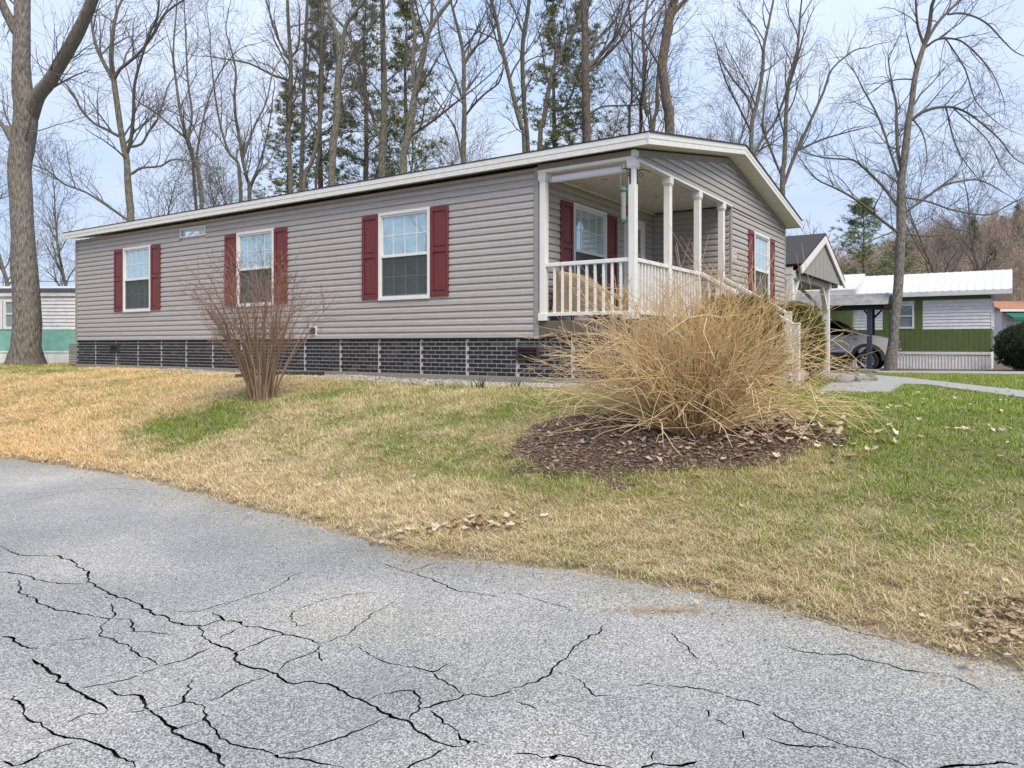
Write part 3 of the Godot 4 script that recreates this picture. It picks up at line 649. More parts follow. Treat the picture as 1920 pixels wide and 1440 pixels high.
func porch_column(parent: Node, at: Vector3, h: float) -> void:
	var o := holder(parent, "porch_column", at)
	boxpart(o, "shaft", Vector3(0, h / 2, 0), Vector3(0.105, h, 0.105), M.white, 0.004)
	boxpart(o, "cap", Vector3(0, h - 0.055, 0), Vector3(0.142, 0.11, 0.142), M.white, 0.006)
	boxpart(o, "neck_ring", Vector3(0, h - 0.12, 0), Vector3(0.125, 0.022, 0.125), M.white, 0.005)
	boxpart(o, "base_trim", Vector3(0, 0.06, 0), Vector3(0.145, 0.12, 0.145), M.white, 0.006)

# a railing from p to q (points at deck or step level); rails follow the slope, balusters stand upright
func railing(parent: Node, p: Vector3, q: Vector3, n: int, low := 0.10, high := 0.90) -> void:
	var o := holder(parent, "railing")
	var b := MB.new()
	b.bar(p + Vector3(0, high - 0.03, 0), q + Vector3(0, high - 0.03, 0), 0.075, 0.06, 0.006)
	part(o, "top_rail", b.mesh(), M.white)
	b = MB.new()
	b.bar(p + Vector3(0, low, 0), q + Vector3(0, low, 0), 0.05, 0.055, 0.005)
	part(o, "bottom_rail", b.mesh(), M.white)
	var m := boxmesh(Vector3(0.036, high - low - 0.08, 0.036), 0.003)
	for k in n:
		var t := (k + 1.0) / (n + 1.0)
		part(o, "baluster", m, M.white, p.lerp(q, t) + Vector3(0, (high + low - 0.035) / 2, 0))

func house() -> Node3D:
	make_lap_unit()
	var h := thing("manufactured_house", "taupe single-storey manufactured house with red shutters, white porch and dark brick skirting", "house", Vector3(1.76, 0, -10.76), deg_to_rad(55.88))
	var L := -PI / 2     # long wall: its x runs towards the gable, its z outward to the road
	var wins := [-4.445, -8.64, -13.22]
	var holes := []
	for x in wins:
		holes.append([x - 0.615, x + 0.615, 2.401, 4.001])
	holes.append([-11.38, -10.40, 4.055, 4.27])
	wall(h, "wall", Vector3.ZERO, L, HZ, PZ, SILL, 4.39, holes, M.interior)
	for x in wins:
		window(h, Vector3(-0.01, 2.401, x), L, 1.23, 1.60, true)
		for s in [-1, 1]:
			shutter(h, Vector3(-0.014, 2.43, x + s * 0.832), L, 0.40, 1.545)
	# the small high window
	var t := holder(h, "transom_window", Vector3(-0.01, 4.055, -10.89), Vector3(0, L, 0))
	for s in [0.013, 0.202]:
		boxpart(t, "frame", Vector3(0, s, 0), Vector3(0.98, 0.026, 0.06), M.white)
	for s in [-1, 1]:
		boxpart(t, "frame", Vector3(s * 0.477, 0.1075, 0), Vector3(0.026, 0.163, 0.059), M.white)
	part(t, "pane", boxmesh(Vector3(0.928, 0.163, 0.004)), M.plain_glass, Vector3(0, 0.1075, -0.01))
	# porch back wall with window and door, porch side wall, gable wall
	wall(h, "wall", Vector3(0, 0, PZ), 0, 0, PX, 1.97, BEAM, [[1.02, 2.25, 2.401, 4.001], [2.98, 3.93, 1.99, 4.06]], M.interior)
	window(h, Vector3(1.635, 2.401, PZ + 0.01), 0, 1.23, 1.60, true)
	for s in [-1, 1]:
		shutter(h, Vector3(1.635 + s * 0.832, 2.43, PZ + 0.014), 0, 0.40, 1.545)
	var d := holder(h, "door", Vector3(3.455, 1.99, PZ + 0.005))
	for s in [-1, 1]:
		boxpart(d, "frame", Vector3(s * 0.44, 1.035, 0), Vector3(0.07, 2.07, 0.08), M.white)
	boxpart(d, "frame", Vector3(0, 2.035, 0), Vector3(0.81, 0.07, 0.079), M.white)
	for s in [-1, 1]:
		boxpart(d, "storm_door_stile", Vector3(s * 0.355, 1.0, 0.015), Vector3(0.09, 1.99, 0.035), M.white)
	for y in [0.12, 1.0, 1.94]:
		boxpart(d, "storm_door_rail", Vector3(0, y, 0.015), Vector3(0.62, 0.11, 0.034), M.white)
	for y in [[0.175, 0.945], [1.055, 1.885]]:
		part(d, "pane", boxmesh(Vector3(0.62, y[1] - y[0], 0.004)), M.plain_glass, Vector3(0, (y[0] + y[1]) / 2, 0.015))
	boxpart(d, "slab", Vector3(0, 0.99, -0.06), Vector3(0.80, 1.97, 0.045), M.trim_taupe)
	var kn := MB.new()
	kn.lathe(Vector3.ZERO, [[0.0, 0.07], [0.02, 0.068], [0.027, 0.05], [0.02, 0.035], [0.009, 0.03], [0.009, 0.0]], 14, Vector3(0, 0, 1))
	part(d, "handle", kn.mesh(), M.brass, Vector3(-0.355, 0.95, 0.033))
	wall(h, "wall", Vector3(PX, 0, 0), L, PZ, 0, 1.97, BEAM, [], M.interior)
	var gw := wall(h, "wall", Vector3.ZERO, 0, PX, HX, SILL, BEAM, [[5.95, 7.13, 2.401, 4.001]], M.interior)
	window(h, Vector3(6.54, 2.401, 0.01), 0, 1.18, 1.60, true)
	for s in [-1, 1]:
		shutter(h, Vector3(6.54 + s * 0.80, 2.43, 0.014), 0, 0.38, 1.545)
	# gable end above the porch beam: courses cut to the roof slope
	var gb := MB.new()
	gb.prism(PackedVector2Array([Vector2(0, BEAM + 0.001), Vector2(HX, BEAM + 0.001), Vector2(HX, 4.40), Vector2(HX / 2, 4.40 + HX / 2 * SLOPE), Vector2(0, 4.40)]), -0.11, -0.01)
	var gable := part(h, "gable_wall", gb.mesh(), M.interior)
	var y := BEAM + 0.02
	while y < 5.24:
		var m := MB.new()
		var pr := lap_profile()
		var ends := []
		for e in pr:
			var yy: float = y + e[0] * LAP
			var inset := maxf(0.0, (yy - 4.42) / SLOPE)
			ends.append([minf(inset, HX / 2), maxf(HX - inset, HX / 2), yy, e[1]])
		for k in ends.size() - 1:
			var a: Array = ends[k]
			var c: Array = ends[k + 1]
			m.quad(Vector3(a[0], a[2], a[3]), Vector3(a[1], a[2], a[3]), Vector3(c[1], c[2], c[3]), Vector3(c[0], c[2], c[3]))
		if ends[0][1] - ends[0][0] > 0.1:
			part(gable, "siding_plank", m.mesh(), siding_mat())
		y += LAP
	# trim: corner posts, frieze boards, porch beam and ceiling
	for c in [[Vector3(-0.012, 0, PZ - 0.045), 4.39, SILL - 0.03], [Vector3(HX + 0.005, 0, 0.005), 4.40, SILL], [Vector3(-0.012, 0, HZ), 4.39, SILL - 0.03], [Vector3(PX + 0.04, 0, 0.012), BEAM, SILL]]:
		boxpart(h, "corner_trim", c[0] + Vector3(0, (c[1] + c[2]) / 2, 0), Vector3(0.05 if c[0].x < 1 else 0.09, c[1] - c[2], 0.09 if c[0].x < 1 else 0.05), M.corner_taupe, 0.006)
	boxpart(h, "frieze_board", Vector3(-0.013, 4.345, (HZ + PZ) / 2 - 0.045), Vector3(0.022, 0.09, PZ - HZ - 0.14), M.trim_taupe)
	boxpart(h, "porch_beam", Vector3(0.0, 4.305, PZ / 2 + 0.02), Vector3(0.13, 0.05, -PZ + 0.04), M.white)
	boxpart(h, "beam_cladding", Vector3(-0.005, 4.375, PZ / 2), Vector3(0.10, 0.085, -PZ), M.trim_taupe)
	boxpart(h, "porch_beam", Vector3(PX / 2 + 0.034, 4.287, 0.0), Vector3(PX - 0.062, 0.036, 0.13), M.white)
	boxpart(h, "corner_cap", Vector3(0.0, 4.375, 0.03), Vector3(0.12, 0.085, 0.07), M.white)
	for s in [-1, 1]:
		var rb := MB.new()
		var p0 := Vector3(HX / 2 + s * (HX / 2 + 0.02), 4.375, 0.024)
		var p1 := Vector3(HX / 2 + s * 0.001, 4.375 + HX / 2 * SLOPE, 0.024)
		rb.bar(p0, p1, 0.022, 0.10, 0.003, Vector3.UP)
		part(h, "rake_frieze", rb.mesh(), M.trim_taupe)
	boxpart(h, "porch_ceiling", Vector3(PX / 2 + 0.03, 4.312, PZ / 2 - 0.03), Vector3(PX - 0.07, 0.02, -PZ - 0.07), M.soffit, 0.0)
	for p in [Vector3(0.95, 4.30, -0.95), Vector3(2.75, 4.30, -0.80)]:
		var rl := MB.new()
		rl.lathe(Vector3.ZERO, [[0.10, 0.0], [0.098, -0.008], [0.075, -0.01], [0.065, 0.0]], 24)
		var ro := part(h, "recessed_light", rl.mesh(), M.white, p)
		var rd := MB.new()
		rd.lathe(Vector3.ZERO, [[0.068, -0.004], [0.0, -0.003]], 20)
		part(ro, "reflector", rd.mesh(), M.corner_taupe)
	boxpart(h, "cove_trim", Vector3(PX / 2, 4.28, PZ + 0.035), Vector3(PX, 0.035, 0.03), M.soffit)
	boxpart(h, "inner_corner_trim", Vector3(PX - 0.03, 3.11, PZ + 0.03), Vector3(0.035, 2.28, 0.035), M.corner_taupe)
	# the unseen back of the house, floor, foundation core: they keep the rooms dark
	var bk := MB.new()
	bk.box(Vector3(HX - 0.06, 3.05, HZ / 2 - 0.06), Vector3(0.10, 2.68, -HZ - 0.12))
	bk.box(Vector3(HX / 2, 3.05, HZ + 0.06), Vector3(HX - 0.24, 2.68, 0.10))
	part(h, "rear_wall", bk.mesh(), M.corner_taupe)
	boxpart(h, "floor", Vector3(HX / 2 + 0.1, 1.86, HZ / 2 + PZ / 2), Vector3(HX - 0.5, 0.06, -HZ + PZ - 0.3), M.carpet, 0.0)
	# roof
	var r := holder(h, "roof")
	var ev := 0.22
	var z0 := HZ - 0.30
	var z1 := 0.33
	var rm := MB.new()
	var ys := 4.42
	rm.prism(PackedVector2Array([Vector2(-ev, ys), Vector2(HX / 2, ys + (HX / 2 + ev) * SLOPE), Vector2(HX + ev, ys), Vector2(HX + ev, ys + 0.14), Vector2(HX / 2, ys + 0.14 + (HX / 2 + ev) * SLOPE), Vector2(-ev, ys + 0.14)]), z0, z1)
	part(r, "soffit", rm.mesh(), M.soffit)
	for s in [-1, 1]:
		var a := Vector3(HX / 2 + s * (HX / 2 + ev + 0.03), ys + 0.155, 0)
		var b := Vector3(HX / 2, ys + 0.155 + (HX / 2 + ev + 0.03) * SLOPE, 0)
		var sh := MB.new()
		var up := (b - a).cross(Vector3(0, 0, s)).normalized() * 0.018
		if up.y < 0: up = -up
		var q := [a + Vector3(0, 0, z0 - 0.02), b + Vector3(0, 0, z0 - 0.02), b + Vector3(0, 0, z1 + 0.045), a + Vector3(0, 0, z1 + 0.045)]
		var mid: Vector3 = (q[0] + q[2]) / 2 + up / 2
		sh.poly_out([q[0], q[1], q[2], q[3]], mid)
		sh.poly_out([q[0] + up, q[1] + up, q[2] + up, q[3] + up], mid)
		for k in 4:
			sh.poly_out([q[k], q[(k + 1) % 4], q[(k + 1) % 4] + up, q[k] + up], mid)
		part(r, "shingles", sh.mesh(), M.shingle)
		# eave fascia of two boards, the upper one proud
		for f in [[0.115, 0.085, 0.0], [0.030, 0.080, 0.006]]:
			boxpart(r, "fascia_board", Vector3(HX / 2 + s * (HX / 2 + ev + 0.012 - f[2]), ys + f[0], (z0 + z1) / 2), Vector3(0.022, f[1], z1 - z0), M.white_weathered, 0.003)
			var fb := MB.new()
			fb.bar(Vector3(HX / 2 + s * (HX / 2 + ev + 0.022), ys + f[0] - 0.002, z1 + 0.014 - f[2]), Vector3(HX / 2 + s * 0.0006, ys + f[0] - 0.002 + (HX / 2 + ev + 0.022) * SLOPE, z1 + 0.014 - f[2]), 0.024, f[1], 0.003)
			part(r, "fascia_board", fb.mesh(), M.white_weathered)
	skirting(h)
	porch(h)
	# things fixed to the walls
	var dv := holder(h, "dryer_vent", Vector3(-0.02, 1.775, -6.83), Vector3(0, L, 0))
	boxpart(dv, "plate", Vector3(0, 0.095, 0), Vector3(0.20, 0.19, 0.03), M.white)
	for k in 3:
		part(dv, "flap", boxmesh(Vector3(0.14, 0.045, 0.004)), M.vent_brown, Vector3(0, 0.05 + k * 0.045, 0.03), Vector3(-0.5, 0, 0))
	var pl := holder(h, "house_number_plaque", Vector3(4.66, 3.335, 0.026))
	boxpart(pl, "plate", Vector3.ZERO, Vector3(0.29, 0.24, 0.012), M.plaque_white)
	for s in [-1, 1]:
		boxpart(pl, "border", Vector3(s * 0.125, 0, 0.008), Vector3(0.012, 0.212, 0.005), M.plaque_red, 0.001)
		boxpart(pl, "border", Vector3(0, s * 0.10, 0.008), Vector3(0.238, 0.012, 0.005), M.plaque_red, 0.001)
	var tm := TextMesh.new()
	tm.text = "21"
	var sf := SystemFont.new()
	sf.font_names = PackedStringArray(["Droid Serif"])
	tm.font = sf
	tm.font_size = 32
	tm.pixel_size = 0.0052
	tm.depth = 0.006
	part(pl, "numerals", tm, M.plaque_red, Vector3(0, 0, 0.009))
	return h

func skirting(h: Node3D) -> void:
	var s := holder(h, "skirting")
	var y0 := 1.075
	var y1 := SILL
	var nrow := 9
	var ch := (y1 - y0) / nrow
	var bw := 0.192
	# mortar face: long side and gable side
	boxpart(s, "mortar_face", Vector3(0.06, (y0 + y1) / 2 - 0.02, HZ / 2 + 0.02), Vector3(0.06, y1 - y0 + 0.04, -HZ + 0.02), M.mortar, 0.0)
	boxpart(s, "mortar_face", Vector3(HX / 2 + 0.05, (y0 + y1) / 2 - 0.02, 0.0), Vector3(HX - 0.12, y1 - y0 + 0.04, 0.06), M.mortar, 0.0)
	var bm := [boxmesh(Vector3(bw - 0.018, ch - 0.020, 0.018), 0.002), boxmesh(Vector3(bw * 0.5 - 0.018, ch - 0.020, 0.018), 0.002)]
	var rest := {}
	for m in ["brick_a", "brick_b", "brick_c", "brick_d"]:
		rest[m] = MB.new()
	var pick := func() -> String:
		var u := rng.randf()
		return "brick_a" if u < 0.45 else "brick_b" if u < 0.78 else "brick_c" if u < 0.93 else "brick_d"
	var single := 0
	for row in nrow:
		var y := y0 + (row + 0.5) * ch
		# long side, panels of 1.02 m with a wider seam
		var z := -0.02
		var i := 0
		while z > HZ + 0.1:
			var pz := fposmod(-z, 1.02)
			var seam := pz < 0.018
			if seam:
				z -= 0.02 - pz + 0.001
				continue
			var w := bw
			if pz < 0.03 and row % 2 == 1:
				w = bw * 0.5
			w = minf(w, 1.02 - pz)
			if w > 0.05:
				var c := Vector3(0.026 + rng.randf_range(-0.0015, 0.0015), y, z - w / 2)
				var m: String = pick.call()
				if z < -0.8 and single < 296 and (w > bw * 0.95 or absf(w - bw * 0.5) < 0.002) and z > -7.6:
					part(s, "brick", bm[0] if w > bw * 0.95 else bm[1], M[m], c, Vector3(0, PI / 2, 0))
					single += 1
				else:
					rest[m].box(c, Vector3(0.018, ch - 0.020, w - 0.018))
			z -= maxf(w, 0.002)
			i += 1
		var x := 0.06 + (bw * 0.5 if row % 2 else 0.0)
		while x < HX - 0.1:
			rest[pick.call()].box(Vector3(x + bw / 2, y, 0.033), Vector3(bw - 0.018, ch - 0.020, 0.018))
			x += bw
	for m in rest:
		var o := part(s, "bricks", rest[m].mesh(), M[m])
		o.set_meta("kind", "stuff")
	# dentil course under the siding
	var dm := boxmesh(Vector3(0.022, 0.035, 0.05), 0.003)
	boxpart(s, "ledger", Vector3(0.022, SILL - 0.012, HZ / 2), Vector3(0.03, 0.03, -HZ), M.vent_brown, 0.002)
	# base board, standing on the gravel
	boxpart(h, "base_board", Vector3(0.005, 1.03, HZ / 2), Vector3(0.05, 0.11, -HZ + 0.04), M.kick_board, 0.004)
	boxpart(h, "base_board", Vector3(HX / 2, 0.98, 0.03), Vector3(HX, 0.2, 0.04), M.kick_board, 0.004)
	for p in [[-1.83, 1.457, 0.43, 0.22], [-14.34, 1.506, 0.40, 0.18]]:
		var v := holder(h, "skirting_vent", Vector3(0.01, p[1], p[0]), Vector3(0, -PI / 2, 0))
		boxpart(v, "backing", Vector3(0, 0, -0.02), Vector3(p[2] - 0.02, p[3] - 0.02, 0.01), M.dark_void, 0.0)
		for k in [-1, 1]:
			boxpart(v, "frame", Vector3(0, k * (p[3] / 2 - 0.015), 0.005), Vector3(p[2], 0.03, 0.03), M.vent_brown)
			boxpart(v, "frame", Vector3(k * (p[2] / 2 - 0.02), 0, 0.005), Vector3(0.04, p[3] - 0.06, 0.029), M.vent_brown)
		for k in 3:
			part(v, "louvre", boxmesh(Vector3(p[2] - 0.08, 0.04, 0.006), 0.002), M.vent_brown, Vector3(0, (k - 1) * 0.05, 0.004), Vector3(0.7, 0, 0))
	# ribbed skirting return at the far end
	var rb := MB.new()
	for k in 9:
		rb.box(Vector3(0.30, 1.06 + k * 0.068, HZ - 0.55), Vector3(0.04, 0.058, 1.06), 0.008)
	part(h, "ribbed_skirting", rb.mesh(), M.kick_board)

func porch(h: Node3D) -> void:
	var D := 1.97
	# deck boards run along the gable
	var n := 11
	for k in n:
		boxpart(h, "deck_board", Vector3(PX / 2, D - 0.015, -0.07 - k * 0.14), Vector3(PX, 0.03, 0.134), M.deck_board, 0.003)
	boxpart(h, "deck_rim", Vector3(0.0, 1.84, PZ / 2 + 0.02), Vector3(0.045, 0.25, -PZ + 0.06), M.deck_rim, 0.004)
	boxpart(h, "deck_rim", Vector3(PX / 2 + 0.03, 1.84, 0.045), Vector3(PX - 0.02, 0.25, 0.04), M.deck_rim, 0.004)
	var cx := [0.0, 1.31, 2.65, 3.93]
	for x in cx:
		porch_column(h, Vector3(x, D, 0), BEAM - D - (0.0 if x < 0.1 else 0.012))
	porch_column(h, Vector3(0, D, -1.52), BEAM - D)
	railing(h, Vector3(0, D, -1.467), Vector3(0, D, -0.053), 9)
	railing(h, Vector3(0.053, D, 0), Vector3(1.257, D, 0), 9)
	railing(h, Vector3(1.363, D, 0), Vector3(2.597, D, 0), 9)
	# steps leave the porch between the last two columns
	var st := holder(h, "stairs")
	var ns := 5
	for k in ns:
		var yt := D - 0.2 * (k + 1)
		if k < 4:
			boxpart(st, "tread", Vector3(3.29, yt - 0.02, 0.24 + k * 0.32), Vector3(1.20, 0.04, 0.34), M.deck_board, 0.006)
		boxpart(st, "riser", Vector3(3.29, yt + 0.08, 0.08 + k * 0.32), Vector3(1.16, 0.16, 0.02), M.white_weathered, 0.003)
	for x in [2.66, 3.92]:
		var sb := MB.new()
		sb.bar(Vector3(x, D - 0.17, 0.07), Vector3(x, 0.98, 1.52), 0.04, 0.24, 0.004)
		part(st, "stringer", sb.mesh(), M.white_weathered)
		var end := 1.65 if x < 3.0 else 1.22     # the far rail stops a step short
		railing(h, Vector3(x, D, 0.06), Vector3(x, D - 0.59 * (end - 0.11), end - 0.05), 10 if x < 3.0 else 7, 0.16, 0.90)
		var o := holder(h, "newel_post", Vector3(x, 0.86 if x < 3.0 else 1.1, end))
		boxpart(o, "shaft", Vector3(0, 0.53, 0), Vector3(0.115, 1.06, 0.115), M.white_weathered, 0.005)
		boxpart(o, "cap", Vector3(0, 1.075, 0), Vector3(0.135, 0.03, 0.135), M.white_weathered, 0.008)

func porch_things() -> void:
	var H := Transform3D(Basis(Vector3.UP, deg_to_rad(55.88)), Vector3(1.76, 0, -10.76))
	var turn := deg_to_rad(55.88)
	# canvas-covered bench behind the near railing: a draped sheet over a hump
	for c in [["covered_bench", "tan canvas cover draped over a porch seat, highest at its left end", [0.42, -1.46, -0.42], 0.78, 0.40, 0.62, 11], ["covered_table", "low tan canvas-covered table beside the tall front porch column", [0.50, -0.40, -0.02], 0.50, 0.46, 0.5, 12]]:
		var o := thing(c[0], c[1], "furniture cover", H * Vector3(c[2][0], 1.97, (c[2][1] + c[2][2]) / 2), turn)
		var len: float = c[2][2] - c[2][1]
		var b := MB.new()
		var grid := []
		var nu := 26
		var nv := 22
		for i in nu + 1:
			var u := float(i) / nu
			var z := (u - 0.5) * len
			var top: float = lerpf(c[3], c[4], smoothstep(0.15, 0.95, u))
			var row := []
			for j in nv + 1:
				var a := float(j) / nv * 2.0 - 1.0
				var side := clampf((absf(a) - 0.38) / 0.62, 0, 1)
				var w: float = c[5] / 2
				var x := signf(a) * w * (minf(absf(a), 0.38) / 0.38 * 0.82 + side * 0.18)
				var y: float = lerpf(top, 0.09 + 0.05 * sin(u * 9.0), side * side * (3 - 2 * side) * 0.35 + side * 0.65)
				var e := minf(u, 1.0 - u)
				if e < 0.09:
					y = lerpf(0.10, y, sqrt(e / 0.09))
				var fold: float = 0.02 * sin(u * 31.0 + a * 4.0 + c[6]) * side + 0.018 * nz.get_noise_3d(u * 240, a * 120, c[6] * 50)
				y += fold * 0.6
				row.append(Vector3(x + signf(a) * fold, y, z + 0.015 * nz.get_noise_3d(a * 200, u * 90, c[6] * 9)))
			grid.append(row)
		for i in nu:
			for j in nv:
				b.quad(grid[i][j], grid[i + 1][j], grid[i + 1][j + 1], grid[i][j + 1])
		part(o, "cover", smooth(b), M.canvas)
		for x in [-0.2, 0.2]:
			for z in [-0.4, 0.4]:
				boxpart(o, "leg", Vector3(x, 0.12, z * len), Vector3(0.04, 0.24, 0.04), M.iron, 0.004)
		if c[0] == "covered_table":
			boxpart(o, "shelf", Vector3(0, 0.16, 0), Vector3(0.42, 0.03, len - 0.06), M.deck_rim)
	# rolled sun shade hung under the beam
	var s := thing("rolled_sun_shade", "pale lilac rolled sun shade hung under the porch beam", "sun shade", H * Vector3(0.06, 4.16, -0.80), turn)
	var sb := MB.new()
	sb.box(Vector3(0, 0.025, 0.0), Vector3(0.075, 0.10, 1.22), 0.02)
	part(s, "roll", sb.mesh(), M.vinyl_lilac)
	for z in [-0.63, 0.63]:
		boxpart(s, "bracket", Vector3(0, 0.05, z), Vector3(0.05, 0.13, 0.02), M.white)
	var cd := MB.new()
	cd.tube(PackedVector3Array([Vector3(0.02, 0.0, 0.56), Vector3(0.02, -0.30, 0.57)]), PackedFloat32Array([0.003, 0.003]), 5)
	part(s, "pull_cord", cd.mesh(), M.white)
	# iron plant hooks on the corner column
	for k in 2:
		var ang := PI * 0.5 if k == 0 else PI
		var o := thing("plant_hook", ["black iron hook on the porch column carrying the bird feeder", "black iron hook on the porch column pointing to the right, nothing hung on it"][k], "plant hook", H * (Vector3(-0.058, 3.93, -0.02) if k == 0 else Vector3(0.02, 3.93, 0.058)), turn, "iron plant hooks on the corner column")
		o.scale = Vector3(0.62, 0.62, 0.62)
		var out := Vector3(-1, 0, -0.15).normalized() if k == 0 else Vector3(0.55, 0, 1).normalized()
		var b := MB.new()
		b.bar(Vector3(0, 0, 0), Vector3(0, 0.36, 0), 0.035, 0.03, 0.002, out)
		part(o, "back_plate", b.mesh(), M.iron)
		b = MB.new()
		b.tube(PackedVector3Array([Vector3(0, 0.30, 0), out * 0.10 + Vector3(0, 0.335, 0), out * 0.22 + Vector3(0, 0.32, 0), out * 0.28 + Vector3(0, 0.29, 0), out * 0.31 + Vector3(0, 0.315, 0)]), PackedFloat32Array([0.016, 0.016, 0.015, 0.013, 0.011]), 6)
		part(o, "arm", b.mesh(), M.iron)
		b = MB.new()
		var sp := PackedVector3Array()
		var sr := PackedFloat32Array()
		for i in 16:
			var a := i * 0.42
			var r := 0.06 - i * 0.0028
			sp.append(out * (0.085 + cos(a) * r) + Vector3(0, 0.20 + sin(a) * r * 1.2, 0))
			sr.append(0.011)
		b.tube(sp, sr, 5)
		part(o, "scroll", b.mesh(), M.iron)
	# tube bird feeder
	var f := thing("bird_feeder", "hanging tube bird feeder with green domed cap beside the porch column", "bird feeder", H * Vector3(-0.225, 3.32, -0.046), turn)
	f.scale = Vector3(0.64, 0.64, 0.64)
	var q := MB.new()
	q.lathe(Vector3.ZERO, [[0.0, 0.86], [0.02, 0.855], [0.045, 0.83], [0.06, 0.80], [0.09, 0.775], [0.098, 0.75], [0.075, 0.745]], 20)
	part(f, "cap", q.mesh(), M.verdigris)
	q = MB.new()
	q.lathe(Vector3.ZERO, [[0.052, 0.11], [0.052, 0.76]], 20)
	part(f, "tube", q.mesh(), M.plain_glass)
	q = MB.new()
	q.lathe(Vector3.ZERO, [[0.0, 0.11], [0.046, 0.11], [0.046, 0.62], [0.0, 0.64]], 16)
	part(f, "seed", q.mesh(), M.feeder_seed)
	q = MB.new()
	q.lathe(Vector3.ZERO, [[0.0, 0.0], [0.03, 0.01], [0.055, 0.04], [0.058, 0.11], [0.0, 0.112]], 20)
	part(f, "base", q.mesh(), M.verdigris)
	for k in 4:
		q = MB.new()
		var dd := Vector3(cos(k * PI / 2 + 0.4), 0, sin(k * PI / 2 + 0.4))
		q.tube(PackedVector3Array([dd * 0.05 + Vector3(0, 0.07, 0), dd * 0.13 + Vector3(0, 0.065, 0)]), PackedFloat32Array([0.006, 0.005]), 6, true)
		part(f, "perch", q.mesh(), M.iron)
	q = MB.new()
	q.tube(PackedVector3Array([Vector3(0, 0.85, 0), Vector3(0, 1.21, 0)]), PackedFloat32Array([0.0025, 0.0025]), 5)
	part(f, "hanger", q.mesh(), M.iron)

func smooth(b: MB) -> ArrayMesh:  # joins equal points and averages their normals
	var at := {}
	var acc := PackedVector3Array()
	var id := PackedInt32Array()
	for k in b.v.size():
		var key := (b.v[k] * 20000.0).round()
		if not at.has(key):
			at[key] = acc.size()
			acc.append(Vector3.ZERO)
		id.append(at[key])
		acc[at[key]] += b.n[k]
	for k in b.v.size():
		b.n[k] = acc[id[k]].normalized()
	return b.mesh()

# ---------------------------------------------------------------- ground, road, walks
func axis_steps(lo: float, fine_lo: float, fine_hi: float, hi: float, step: float) -> PackedFloat32Array:
	var a := PackedFloat32Array()
	var x := fine_lo
	while x < fine_hi:
		a.append(x)
		x += step
	var s := step
	while x < hi:
		a.append(x)
		s *= 1.35
		x += s
	a.append(hi)
	var b := PackedFloat32Array()
	x = fine_lo - step
	s = step
	while x > lo:
		b.append(x)
		s *= 1.35
		x -= s
	b.append(lo)
	b.reverse()
	b.append_array(a)
	return b

func greenness(x: float, z: float, d: float) -> float:  # 0 straw, 1 green
	var g := 0.10 + 0.30 * smoothstep(-4.5, -1.5, x) + 0.12 * smoothstep(0.0, 2.0, x) + 0.38 * smoothstep(2.2, 4.0, x)
	g += 0.55 * smoothstep(3.2, 4.6, d) * (1.0 - smoothstep(-11.0, -8.0, x))       # strip by the far trailer
	g += 0.25 * smoothstep(2.0, 3.6, d) * smoothstep(0.5, 2.5, x)
	for b in [[-4.55, -11.0, 0.95, 0.95], [-4.9, -10.2, 0.7, 0.6], [-4.0, -9.6, 0.6, 0.45], [0.0, -9.2, 0.9, 0.35], [0.3, -6.9, 0.55, 0.5], [-1.4, -8.2, 0.6, 0.3], [-0.6, -7.4, 0.5, 0.3], [5.5, -8.2, 2.0, 0.5], [3.8, -7.5, 1.0, 0.3], [-2.8, -11.6, 0.5, 0.3]]:
		var q: float = Vector2(x - b[0], z - b[1]).length() / b[2]
		g += b[3] * exp(-q * q)
	g += 0.55 * nz.get_noise_2d(x * 55, z * 55) + 0.35 * nz.get_noise_2d(x * 160 + 90, z * 160)
	g -= 0.5 * (1.0 - smoothstep(0.3, 1.6, d))
	return clampf(g, 0.02, 0.96)

func in_mulch(x: float, z: float) -> float:  # above 0 inside the bed
	var p := Vector2((x - 1.62) / 1.5, (z + 7.55) / 0.98)
	return 1.0 - p.length() + 0.30 * nz.get_noise_2d(x * 70, z * 70) + 0.22 * nz.get_noise_2d(x * 240, z * 240)

func house_local(x: float, z: float) -> Vector2:
	var a := deg_to_rad(55.88)
	var q := Vector2(x - 1.76, z + 10.76)
	return Vector2(q.x * cos(a) - q.y * sin(a), q.x * sin(a) + q.y * cos(a))

const WALK := [[4.55, -11.1], [5.6, -11.0], [7.04, -13.3], [7.3, -13.1], [6.6, -8.5], [7.4, -8.3], [8.4, -15.7], [8.4, -18.1], [7.6, -18.0], [6.3, -14.4]]
var walk := PackedVector2Array()

